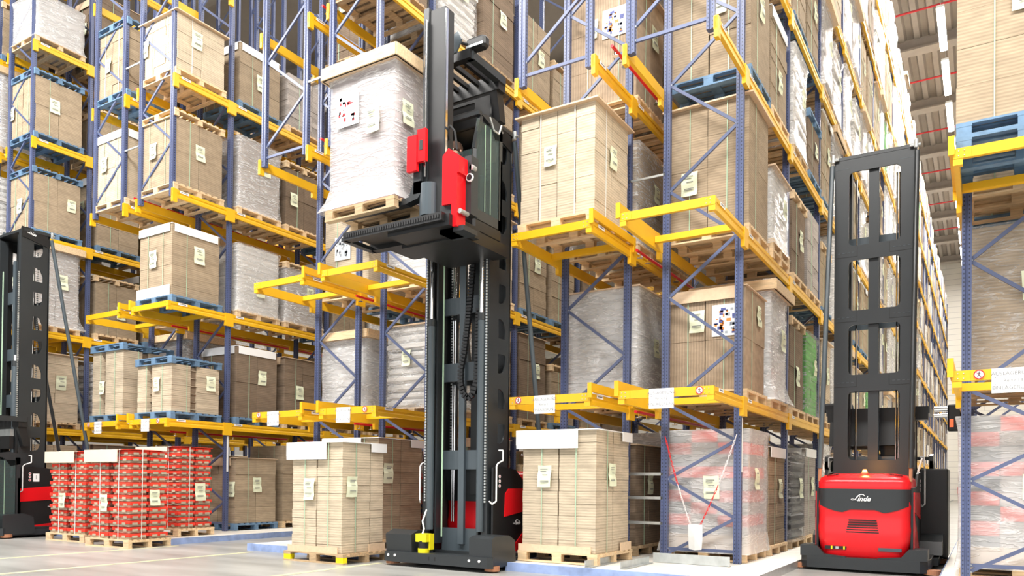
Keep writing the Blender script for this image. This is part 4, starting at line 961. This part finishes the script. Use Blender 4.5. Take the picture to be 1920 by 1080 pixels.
    for z0_, z1_ in ((.18, .52), (1.36, 1.63), (2.62, 2.88), (3.58, 3.82), (4.75, 5.0)): MB().box(-.36, .38, .60, .64, z0_, z1_, MIDG).build('mast_crossmember', T)
    MB().box(-.05, .05, .55, .60, .3, 5.6, MIDG).build('mast_centre_post', T)
    MB().tube((-.27, .47, .4), (-.27, .47, 5.4), .012, STRAP, 8).build('hydraulic_hose', T)
    # energy chain loop
    if cab_z > 3:
        pts = [(.22, .50, 4.45), (.18, .46, 3.6), (.13, .42, 3.0), (.09, .40, 2.75), (.09, .40, 2.55), (.14, .40, 2.40), (.22, .40, 2.33), (.30, .40, 2.40), (.34, .42, 2.55), (.345, .44, 2.9), (.345, .46, 3.6)]
        ec = MB()
        for a, b_ in zip(pts[:-1], pts[1:]):
            a, b_ = Vector(a), Vector(b_); n = max(1, int((b_-a).length/.045))
            for i in range(n):
                p, q = a.lerp(b_, i/n), a.lerp(b_, (i+.72)/n); ec.bar(p, q, .085, .045, DARK2, up=(0, 1, 0))
            ec.bar(a+Vector((0, .02, 0)), b_+Vector((0, .02, 0)), .06, .02, TYRE, up=(0, 1, 0))
        ec.build('energy_chain', T)
    # rear lattice plate with four rounded windows
    zs = [(1.57, 2.60), (2.85, 3.60), (3.82, 4.58), (4.80, 5.92)]
    plate2d('mast_rear_plate', [(-MW, .9), (MW, .9), (MW, MT), (-MW, MT)], [rrect(-.34, .36, a, b_, .07) for a, b_ in zs], .03, DARK, T, FACE((0, .95, 0), (-1, 0, 0), (0, 0, 1)))
    MB().box(-.07, .07, .88, .92, 1.0, 6.0, DARK).build('rear_centre_post', T)
    sm_ = MB()
    for a, b_ in ((2.60, 2.85), (3.60, 3.82), (4.58, 4.80)):
        zc = (a+b_)/2
        for sx in (-1, 1):
            sm_.box(min(sx*.54, sx*.22), max(sx*.54, sx*.22), .966, .968, zc-.055, zc-.048, TYRE); sm_.box(sx*.22-.003, sx*.22+.003, .966, .968, zc-.055, zc+.1, TYRE)
            for q in range(4): sm_.box(sx*(.28+.065*q)-.018, sx*(.28+.065*q)+.018, .966, .969, zc+.01, zc+.016, MIDG)
    sm_.box(-.54, -.35, .966, .968, 5.98, 5.985, MIDG); sm_.box(.35, .54, .966, .968, 5.98, 5.985, MIDG)
    sm_.build('weld_seam', T)
    hd = MB(); hd.box(-MW-.02, MW+.02, .46, .97, MT-.03, MT+.02, DARK); hd.prism([(.42, 6.0), (.95, 5.88), (1.0, 6.02), (.80, 6.15), (.42, 6.2)], 'x', MW, MW+.015, DARK2)
    hd.prism([(.42, 6.0), (.95, 5.88), (1.0, 6.02), (.80, 6.15), (.42, 6.2)], 'x', -MW-.015, -MW, DARK2)
    for sx in (-.4, .34): hd.box(sx-.08, sx+.08, .55, .7, MT+.02, MT+.09, DARK2); hd.tube((sx, .52, MT+.06), (sx, .74, MT+.06), .04, MIDG, 10)
    for sx in (-1, 1): hd.tube((sx*.56, 1.0, MT-.06), (sx*.56, 1.0, MT+.06), .03, GALV, 10); hd.tube((sx*.48, 1.0, MT-.02), (sx*.62, 1.0, MT-.02), .02, GALV, 8)
    hd.build('mast_head', T)
    linde(T, FACE((MW+.017, .62, 6.08), (0, .985, -.17), (0, .17, .985)), .11)
    for sx in (-1, 1):
        MB().tube((sx*.575, .98, 6.05), (sx*.575, 1.86, 1.42), .035, MIDG if sx > 0 else DARK, 14).build('mast_stay', T)
        MB().tube((sx*.575, 1.86, 1.42), (sx*.575, 1.90, 1.24), .022, ORR, 10).build('stay_bolt', T)
    # counterweight body
    body = MB(); secs = [(.20, .50, .50), (.24, .555, .52), (.45, .59, .535), (.60, .60, .535), (.66, .595, .515), (.85, .595, .515), (.88, .60, .52), (1.14, .595, .52), (1.22, .60, .53), (1.28, .585, .50), (1.33, .52, .42), (1.35, .40, .34)]
    rings = [superring(hx, hy, 0, 1.48, z_, 8, 56) for z_, hx, hy in secs]
    body.grid(rings, RED, closed=True); body.add(rings[-1], [tuple(range(56))], RED); body.add(rings[0], [tuple(reversed(range(56)))], RED)
    body.build('counterweight', T, smooth=True, label='glossy red counterweight cover')
    # dark band on the rear, following the shell
    def rear_y(x_, hx=.60, hy=.52, e=8): return 1.48+hy*max(0, 1-min(1, abs(x_)/hx)**e)**(1/e)
    rows_ = []
    for j in range(7):
        row = []
        for i in range(33):
            x_ = -.585+1.17*i/32; ax = abs(x_)
            zb_ = .855 if ax < .16 else (.855-(ax-.16)*.42 if ax < .25 else .817+(ax-.25)**1.6*.62)
            zt_ = 1.14; z_ = zb_+(zt_-zb_)*j/6; row.append((x_, rear_y(x_)+.006, z_))
        rows_.append(row)
    bd = MB(); bd.grid(rows_, DARK); bd.build('rear_panel', T, smooth=True, fix=False)
    linde(T, FACE((.0, 2.021, 1.0), (-1, 0, 0), (0, 0, 1)), .155)
    vt = MB()
    for j in range(6):
        hw = .20-.012*(5-j) if True else .2; z_ = .54+.033*j; hw = .205-.006*j
        vt.box(-hw, hw, 2.004, 2.018, z_, z_+.014, DARK2)
    vt.build('cooling_slots', T)
    lp = MB(); lp.box(-.48, -.20, 1.98, 2.016, .30, .345, MIDG); lp.box(.20, .48, 1.98, 2.016, .30, .345, DARK2); lp.box(.22, .24, 2.0, 2.018, .30, .345, YSC); lp.box(.38, .40, 2.0, 2.018, .30, .345, YSC); lp.box(.30, .34, 2.0, 2.018, .305, .34, GALV)
    lp.build('rear_recess', T)
    gr = MB()
    for sx in (-1, 1):
        for q in range(8): gr.box(sx*(.33+.02*q)-.005, sx*(.33+.02*q)+.005, 1.86, 1.93, 1.335-.002*q, 1.345-.002*q, DARK2)
    gr.build('top_grille', T)
    bp = MB(); bp.prism([(-.79, .55), (-.79, 2.02), (-.70, 2.10), (-.2, 2.13), (.2, 2.13), (.70, 2.10), (.79, 2.02), (.79, .55)], 'z', .04, .20, DARK)
    for sx in (-1, 1):
        bp.prism([(sx*.79, .2), (sx*.79, .35), (sx*.57, .345), (sx*.48, .235), (sx*.2, .21), (sx*.2, .2)], 'y', 2.02, 2.10, DARK)
        bp.box(min(sx*.79, sx*.62), max(sx*.79, sx*.62), 1.75, 2.03, .2, .35, DARK)
    bp.build('skirt', T)
    # black side fairings with red panels (seen on the right flank)
    for sx in (-1, 1):
        f = MB(); xo = sx*.61
        f.prism([(.46, .20), (.46, 1.38), (.66, 1.40), (1.05, 1.36), (1.30, 1.18), (1.9, 1.16), (1.92, .2), (1.0, .12)], 'x', min(xo, xo-sx*.03), max(xo, xo-sx*.03), DARK2)
        f.build('side_fairing', T)
        UP_, LW_ = ([(.44, .70), (.44, .96), (1.9, 1.08), (1.9, .78)], [(.44, .08), (.44, .20), (1.9, .34), (1.9, .08)]) if label_no else ([(.74, .70), (.76, 1.02), (.84, 1.09), (1.9, 1.10), (1.9, .84)], [(.50, .20), (.80, .26), (1.05, .32), (1.45, .60), (1.9, .84), (1.9, .2), (1.0, .14)])
        f = MB(); f.prism(UP_, 'x', min(xo, xo+sx*.012), max(xo, xo+sx*.012), RED)
        f.prism(LW_, 'x', min(xo, xo+sx*.012), max(xo, xo+sx*.012), RED)
        f.build('side_panel', T, label='red side panels')
        MB().path([(sx*.60, .60, 1.62), (sx*.66, .62, 1.62), (sx*.66, .62, 1.48), (sx*.66, .50, 1.44), (sx*.66, .46, 1.40), (sx*.66, .46, .92), (sx*.62, .42, .88), (sx*.60, .38, .92)], .011, WHT).build('grab_rail', T)
        MB().path([(sx*.62, 1.25, 1.38), (sx*.66, 1.25, 1.55), (sx*.66, 1.12, 1.58)], .012, WHT).build('rear_rail', T)
        st = MB()
        for q in range(3): st.tube((xo, .62, 1.26-.065*q), (xo+sx*.004, .62, 1.26-.065*q), .024, PAPER, 14); st.tube((xo+sx*.004, .62, 1.26-.065*q), (xo+sx*.005, .62, 1.26-.065*q), .014, REDP, 10)
        st.build('warning_stickers', T)
    linde(T, FACE((.625, 1.08, .60), (0, 1, 0), (0, 0, 1)), .12)
    if label_no:
        MB().box(.611, .614, .68, .80, 1.10, 1.26, PAPER).build('number_plate', T)
        text('number', '1', .12, INK, T, FACE((.615, .74, 1.18), (0, 1, 0), (0, 0, 1)))
    bc = MB(); bc.tube((0, 1.80, 1.33), (0, 1.80, 1.37), .05, ORR, 16); bc.build('beacon_base', T)
    bc = MB(); bc.tube((0, 1.80, 1.37), (0, 1.80, 1.41), .036, BEACON if name_rear(label) else ORR, 14, r1=.022); bc.build('beacon', T)
    # cab: floor cab_z
    z = cab_z; K = empty_part = None
    cb = MB(); X1, Y1_, Y2 = .76, -.28, .37
    cb.cbox(-X1, X1, Y1_, Y2, z-.06, z+.14, DARK2, .03)
    cb.box(-X1, X1, Y2-.04, Y2, z+.1, z+1.05, DARK2)
    for sx in (-1, 1):
        cb.bar((sx*(X1-.03), Y1_+.03, z+.12), (sx*(X1-.03), Y1_+.03, z+1.0), .05, .05, DARK); cb.bar((sx*(X1-.03), Y1_+.03, z+1.0), (sx*(X1-.03), Y1_+.16, z+1.48), .05, .06, DARK)
        cb.box(min(sx*X1, sx*(X1-.05)), max(sx*X1, sx*(X1-.05)), Y2-.09, Y2, z+.1, z+1.45, DARK)
        cb.prism([(Y1_+.12, z+1.50), (Y2-.30, z+1.44), (Y2-.18, z+1.28), (Y2, z+1.32), (Y2, z+1.52), (Y2-.2, z+1.56)], 'x', min(sx*X1, sx*(X1-.05)), max(sx*X1, sx*(X1-.05)), DARK)
        cb.box(min(sx*X1, sx*(X1-.04)), max(sx*X1, sx*(X1-.04)), Y1_+.02, Y2, z+.1, z+.24, DARK)
    cb.bar((-X1, Y1_+.12, z+1.5), (X1, Y1_+.12, z+1.5), .06, .05, DARK)
    cb.build('cab_body', T)
    for sx in (-1, 1): MB().box(min(sx*X1, sx*(X1-.012)), max(sx*X1, sx*(X1-.012)), Y1_+.05, Y2-.07, z+.24, z+1.40, GLASS).build('cab_window', T)
    MB().box(-X1+.05, X1-.05, Y1_+.0, Y1_+.01, z+.35, z+1.0, GLASS).build('front_window', T)
    gl = MB()
    for yy in (-.05, .08): gl.box(X1+.001, X1+.004, yy, yy+.008, z+.25, z+1.38, STRAP)
    gl.build('window_edge', T)
    # rear cab wall up to the roof, with window
    plate2d('cab_rear_wall', [(-.55, z+1.0), (.55, z+1.0), (.55, z+2.15), (-.55, z+2.15)], [rrect(-.05, .45, z+1.25, z+1.65, .08), rrect(-.3, .3, z+1.88, z+1.98, .02)], .04, DARK2, T, FACE((0, Y2+.02, 0), (1, 0, 0), (0, 0, 1)))
    rf = MB()
    zr = z+2.18
    rf.box(-.70, .70, Y1_-.05, Y1_+.05, zr-.02, zr+.10, DARK2); rf.box(-.70, .70, .35, .52, zr-.12, zr+.08, DARK2)
    rf.box(-.72, -.64, Y1_, .5, zr-.02, zr+.08, DARK); rf.box(.62, .72, Y1_, .5, zr-.02, zr+.08, DARK)
    for q in range(7): xx = -.52+.17*q; rf.box(xx, xx+.05, Y1_, .42, zr, zr+.06, DARK2)
    rf.prism([(.36, zr-.12), (.52, zr-.12), (.60, zr-.5), (.46, zr-.5)], 'x', -.5, .66, DARK2)
    rf.build('overhead_guard', T)
    hl = MB(); hl.cbox(.60, .90, Y1_-.02, Y1_+.12, zr+.10, zr+.25, DARK2, .03); hl.box(.62, .88, Y1_-.025, Y1_-.02, zr+.12, zr+.15, GALV); hl.build('work_light', T)
    mr = MB(); mr.prism([(.40, zr+.02), (.56, zr+.03), (.64, zr+.18), (.58, zr+.29), (.46, zr+.24)], 'y', Y1_-.16, Y1_-.13, MIDG); mr.tube((.58, Y1_-.13, zr+.17), (.64, Y1_+.02, zr+.18), .02, DARK2, 8); mr.build('mirror', T)
    # front carriage with auxiliary mast
    if cab_z > 3:
        tf = MB()
        tf.box(-.80, .80, -1.02, -.90, z-.15, z-.05, DARK2); tf.box(-.80, .80, -.50, -.38, z-.15, z-.05, DARK2); tf.box(-.1, .86, -.95, -.30, z-.20, z-.06, DARK2); tf.box(-.72, .80, -.92, -.42, z-.09, z-.06, DARK2)
        for i in range(40): tf.box(-.78+.039*i, -.76+.039*i, -1.03, -1.02, z-.12, z-.075, TYRE)
        tf.box(-.85, -.76, -1.0, -.4, z-.15, z-.10, DARK); tf.build('traverse_frame', T)
        am = MB(); am.box(.34, .42, -.82, -.60, z+.22, z+2.62, DARK); am.box(.42, .66, -.80, -.62, z+.05, z+2.58, DARK2); am.box(.66, .68, -.80, -.76, z+.4, z+2.55, CHROME); am.box(.33, .345, -.80, -.76, z+.3, z+2.55, DARK2)
        am.build('auxiliary_mast', T)
        MB().tube((.40, -.845, z+.5), (.40, -.845, z+2.45), .016, CHROME, 10).build('auxiliary_rod', T)
        MB().tube((.42, -.76, z+.02), (.42, -.76, z+.42), .13, MIDG, 20).build('auxiliary_mast_foot', T)
        fc = MB(); fc.box(.20, .35, -.95, -.90, z+.56, z+1.0, RED); fc.build('backrest_plate', T, label='red plate behind the load'); fc = MB(); fc.box(.35, .48, -.94, -.89, z+.66, z+1.06, RED); fc.box(.39, .44, -.945, -.938, z+.80, z+.92, DARK2); fc.build('carriage_plate', T, label='red carriage plate with latch')
        f = MB(); f.box(.25, .37, -.88, -.76, z+.30, z+.70, DARK); f.prism([(.37, z+.45), (.37, z+.30), (.32, z+.24), (.12, z+.20), (-1.0, z+.205), (-1.0, z+.23), (.18, z+.28), (.25, z+.45)], 'y', -.88, -.76, DARK); f.build('fork', T)
        f = MB(); f.box(.25, .37, -.42, -.30, z+.30, z+.70, DARK); f.prism([(.37, z+.45), (.37, z+.30), (.32, z+.24), (.12, z+.20), (-1.0, z+.205), (-1.0, z+.23), (.18, z+.28), (.25, z+.45)], 'y', -.42, -.30, DARK); f.build('fork', T)
        rb = MB(); rb.prism([(.70, z+.08), (.70, z+.68), (.79, z+.76), (.95, z+.64), (.95, z+.44), (.92, z+.44), (.92, z-.20), (.84, z-.20), (.84, z+.08)], 'y', -.88, -.70, RED); rb.build('reach_cover', T, label='red angular cover right of the auxiliary mast')
        db = MB(); db.box(.90, 1.0, -.70, -.55, z-.02, z+.70, DARK); db.box(.64, .84, -.84, -.60, z-.25, z+.10, DARK); db.box(.64, 1.0, -.84, -.55, z-.25, z-.19, DARK); db.tube((.95, -.86, z-.02), (.95, -.70, z-.02), .03, GALV, 10); db.tube((.99, -.72, z+.42), (.99, -.70, z+.42), .05, WHT, 16); db.tube((.99, -.73, z+.42), (.99, -.70, z+.42), .035, DARK2, 16)
        db.tube((1.0, -.70, z+.55), (1.0, -.62, z+.55), .035, GALV, 10); db.build('reach_bracket', T)
        MB().path([(.67, -.70, z+.95), (.68, -.74, z+1.06), (.72, -.76, z+1.10), (.78, -.74, z+1.02), (.80, -.72, z+.8)], .014, TYRE).build('hose', T)
        MB().box(-.2, .78, -.55, .5, z-.22, z-.06, DARK2).build('carriage_underside', T)
        MB().path([(.80, .0, z+1.50), (.80, .10, z+1.36), (.80, .22, z+1.36), (.80, .28, z+1.50)], .012, GALV).build('cab_rail', T)
    else:
        a_ = MB(); a_.tube((-.76, .1, 2.36), (-1.0, .1, 2.36), .04, CHROME, 10); a_.tube((-.76, .1, 2.26), (-1.0, .1, 2.26), .03, CHROME, 10); a_.cbox(-1.12, -.94, .0, .2, 2.02, 2.42, DARK2, .02); a_.box(-1.02, -.97, .2, .205, 2.08, 2.20, emis('red_indicator', (.9, .12, .04), 1.2)); a_.build('side_unit', T)
        sb = MB(); sb.cbox(-.96, -.58, -.30, .40, .12, 1.45, DARK2, .02); sb.tube((-.94, -.1, .20), (-.60, -.1, .20), .22, TYRE, 24); sb.build('cab_side_panel', T)
        ib = MB(); ib.box(-.5, .5, .3, .36, 2.0, 2.14, GALV); ib.box(-.5, .5, .28, .36, 1.75, 2.0, DARK2); ib.build('cab_crossbar', T)
    return T
BEACON = emis('orange_beacon', (1.0, .42, .06), 14)
def name_rear(l): return 'seen from behind' in l
TC = truck('narrow_aisle_truck', (-6.30, 8.25, 0), 0, 'black and red forklift truck in the centre with its cab raised high', 4.45, True, True, False)
TR = truck('narrow_aisle_truck', (-1.41, 13.40, 0), pi, 'red-backed forklift truck seen from behind in the right aisle', .12, False, False, False)
TL = truck('narrow_aisle_truck', (-16.86, 7.28, 0), 0, 'black and red forklift truck cut off by the left edge of photo', .12, False, False, True)
l_ = bpy.data.lights.new('beacon_light', 'POINT'); l_.energy = 12; l_.color = (1, .45, .1); l_.shadow_soft_size = .04
lo = bpy.data.objects.new('beacon_light', l_); COL.objects.link(lo); lo.location = (-1.41, 11.56, 1.50)

# operator in the raised cab
def person(x, y, z, h=1.78):
    joints = {'pel': (0, .12, .30, .125), 'waist': (0, .12, .45, .12), 'chest': (0, .08, .67, .135), 'neck': (0, .04, .85, .055), 'head0': (0, .02, .925, .075), 'head1': (0, .01, 1.045, .085),
              'hipL': (-.1, .10, .27, .085), 'kneL': (-.12, -.20, .40, .058), 'ankL': (-.12, -.12, .08, .042), 'toeL': (-.12, -.23, .035, .035),
              'hipR': (.1, .10, .27, .085), 'kneR': (.12, -.20, .40, .058), 'ankR': (.12, -.12, .08, .042), 'toeR': (.12, -.23, .035, .035),
              'shL': (-.19, .08, .77, .06), 'elL': (-.25, .02, .52, .042), 'wrL': (-.18, -.14, .56, .03), 'shR': (.19, .08, .77, .06), 'elR': (.25, .02, .52, .042), 'wrR': (.18, -.14, .56, .03)}
    E_ = [('pel', 'waist'), ('waist', 'chest'), ('chest', 'neck'), ('neck', 'head0'), ('head0', 'head1'), ('pel', 'hipL'), ('hipL', 'kneL'), ('kneL', 'ankL'), ('ankL', 'toeL'), ('pel', 'hipR'), ('hipR', 'kneR'), ('kneR', 'ankR'), ('ankR', 'toeR'), ('chest', 'shL'), ('shL', 'elL'), ('elL', 'wrL'), ('chest', 'shR'), ('shR', 'elR'), ('elR', 'wrR')]
    for sd, sx in (('L', -1), ('R', 1)):
        wr = joints['wr'+sd]
        joints['pm'+sd] = (wr[0]-sx*.005, wr[1]-.06, wr[2]-.005, .03); E_.append(('wr'+sd, 'pm'+sd))
        for q in range(4):
            bx = wr[0]-.027+.018*q; joints['f%s%d' % (sd, q)] = (bx, wr[1]-.10, wr[2], .009); joints['g%s%d' % (sd, q)] = (bx, wr[1]-.13-(.01 if q in (1, 2) else 0), wr[2]-.022, .008)
            joints['h%s%d' % (sd, q)] = (bx, wr[1]-.125, wr[2]-.045, .007)
            E_ += [('pm'+sd, 'f%s%d' % (sd, q)), ('f%s%d' % (sd, q), 'g%s%d' % (sd, q)), ('g%s%d' % (sd, q), 'h%s%d' % (sd, q))]
        joints['t0'+sd] = (wr[0]-sx*.04, wr[1]-.045, wr[2]-.01, .011); joints['t1'+sd] = (wr[0]-sx*.05, wr[1]-.085, wr[2]-.02, .009); E_ += [('pm'+sd, 't0'+sd), ('t0'+sd, 't1'+sd)]
    names = list(joints); me = bpy.data.meshes.new('operator'); me.from_pydata([joints[n][:3] for n in names], [(names.index(a), names.index(b_)) for a, b_ in E_], [])
    o = bpy.data.objects.new('t', me); COL.objects.link(o); sk = o.modifiers.new('s', 'SKIN'); 
    for i, n in enumerate(names): o.data.skin_vertices[0].data[i].radius = (joints[n][3],)*2
    o.data.skin_vertices[0].data[0].use_root = True
    sb = o.modifiers.new('d', 'SUBSURF'); sb.levels = 2; sb.render_levels = 2
    bpy.context.view_layer.update(); m2 = bpy.data.meshes.new_from_object(o.evaluated_get(bpy.context.evaluated_depsgraph_get())); bpy.data.objects.remove(o)
    m2.materials.clear()
    for q in (SKIN, CLOTH, TROU): m2.materials.append(q)
    for p in m2.polygons:
        c_ = p.center; p.material_index = 2 if (c_.z < .40 or (c_.z < .47 and c_.y < -.05)) else (1 if c_.z < .83 and c_.y > -.13 else 0); p.use_smooth = True
    P_ = link('person', m2, None, (x, y, z)); P_.scale = (h/1.78,)*3
    tag(P_, 'truck operator in red shirt sitting in the raised cab', 'person')
    H0 = (0, .03, -.655)
    hr = MB(); R_ = [superring(.088*s_, .10*s_, 0, .002, zz, 2.2, 20) for zz, s_ in ((1.68, 1.02), (1.73, 1.03), (1.775, .85), (1.80, .45))]; hr.grid(R_, HAIR, closed=True); hr.add(R_[-1], [tuple(range(20))], HAIR); hr.add([(v[0], max(v[1], .03), v[2]-.09) for v in R_[0]]+R_[0], [(i, (i+1) % 20, 20+(i+1) % 20, 20+i) for i in range(20)], HAIR)
    hr.build('hair', P_, H0, smooth=True)
    nz = MB(); nz.prism([(-.100, 1.66), (-.128, 1.625), (-.100, 1.615)], 'x', -.012, .012, SKIN); nz.build('nose', P_, H0)
    ey = MB()
    for sx in (-1, 1): ey.tube((sx*.032, -.098, 1.665), (sx*.032, -.106, 1.665), .010, WHT, 8); ey.tube((sx*.032, -.105, 1.665), (sx*.032, -.108, 1.665), .005, INK, 8)
    ey.build('eyes', P_, H0); mo = MB(); mo.box(-.022, .022, -.104, -.098, 1.588, 1.596, CLOTH); mo.build('mouth', P_, H0)
    er = MB()
    for sx in (-1, 1): er.tube((sx*.082, -.01, 1.65), (sx*.098, .0, 1.65), .026, SKIN, 10)
    er.build('ears', P_, H0)
    return P_
person(-6.05, 8.22, 4.60)
st_ = MB(); st_.cbox(-.05, .55, .0, .30, 4.55, 4.77, DARK2, .03); st_.cbox(-.02, .52, .24, .33, 4.75, 5.35, DARK2, .03); st_.build('operator_seat', TC)
# ------------------------------------------------------------------ raised pallet load on the forks
REDGR = kraft('mauve_board', (.36, .25, .25), lines=80)
ld = make_load(sp(t='kraft', c=REDGR, n=(2, 2, 2), h=1.74, w=1.08, d=.94, pd=1.05, top='frame', film=FILMW, straps=False, p='new', tv=.05, notes=((.2, .62), (-.3, .66)), poster=(-.22, 1.05, [REDP, PAPER])), random.Random(77))
place(ld, -6.84, 7.76, 4.60, 'white film-wrapped load with wooden frame on top, carried by raised forks', 'raised load'); del ld['group']

# ------------------------------------------------------------------ hall lamps, extinguisher, roof pipes
LAMP = emis('lamp_tube', (1, .97, .92), 60)
k = 0
for yy in [12+4.3*i for i in range(15)]:
    lf = empty('ceiling_lamp', (-1.5, yy, 19.7)); tag(lf, 'long glowing strip lamp above the right aisle', 'lamp', 'strip lamps over the right aisle')
    MB().box(-.14, .14, 0, 3.4, .02, .12, WHT).build('lamp_housing', lf); MB().box(-.11, .11, .02, 3.38, -.02, .02, LAMP).build('lamp_tube', lf)
    for q in (.5, 2.9): MB().tube((0, q, .12), (0, q, 1.3), .008, GALV, 5).build('suspension_wire', lf)
for i, yy in enumerate([17+6.4*j for j in range(9)]):
    tag(MB().tube((-12, yy, RZ-.25), (5, yy, RZ-.25), .045, REDP, 8).build('roof_sprinkler_pipe'), 'thin red sprinkler pipe under the roof', 'pipe', 'red pipes under the roof')
fe = empty('fire_extinguisher', (-1.9, WALLY-.12, .95)); tag(fe, 'small red fire extinguisher on the far end wall', 'fire extinguisher')
MB().tube((0, 0, -.32), (0, 0, .22), .12, REDP, 16).tube((0, 0, .22), (0, 0, .30), .12, REDP, 16, r1=.04).build('cylinder', fe); MB().box(-.04, .1, -.03, .03, .3, .42, DARK2).build('valve', fe)

# ------------------------------------------------------------------ light
W_ = bpy.data.worlds.new('world'); S.world = W_; W_.use_nodes = True
bg = W_.node_tree.nodes['Background']; bg.inputs[0].default_value = (.93, .96, 1.0, 1); bg.inputs[1].default_value = .10
def area(name, loc, rot, sx, sy, power, col=(1, 1, 1)):
    l = bpy.data.lights.new(name, 'AREA'); l.shape = 'RECTANGLE'; l.size = sx; l.size_y = sy; l.energy = power; l.color = col
    o = bpy.data.objects.new(name, l); COL.objects.link(o); o.location = loc; o.rotation_euler = [rad(a) for a in rot]; return o
# lamp rows over the cross aisle
for i, xx in enumerate((-20, -12, -4, 3)):
    area('cross_aisle_lamp', (xx, 1.5, 14), (25, 0, 0), 6, 3, 2200, (1, .97, .93))
# lamp rows over each aisle
for xx, pw in ((-1.5, 11000), (-6.8, 4500), (-12.1, 4000), (-17.4, 3500)):
    area('aisle_lamp_row', (xx, 42, 19.55), (0, 0, 0), .5, 60, pw, (1, .95, .88))
# broad key light added behind the camera to brighten the rack fronts
area('frontal_key_light', (-8, -8, 5), (82, 0, 0), 30, 8, 1450, (1, 1, 1))

S.view_settings.view_transform = 'Standard'; S.view_settings.look = 'None'; S.view_settings.gamma = 1; S.view_settings.use_curve_mapping = False
S.view_settings.exposure = -0.2
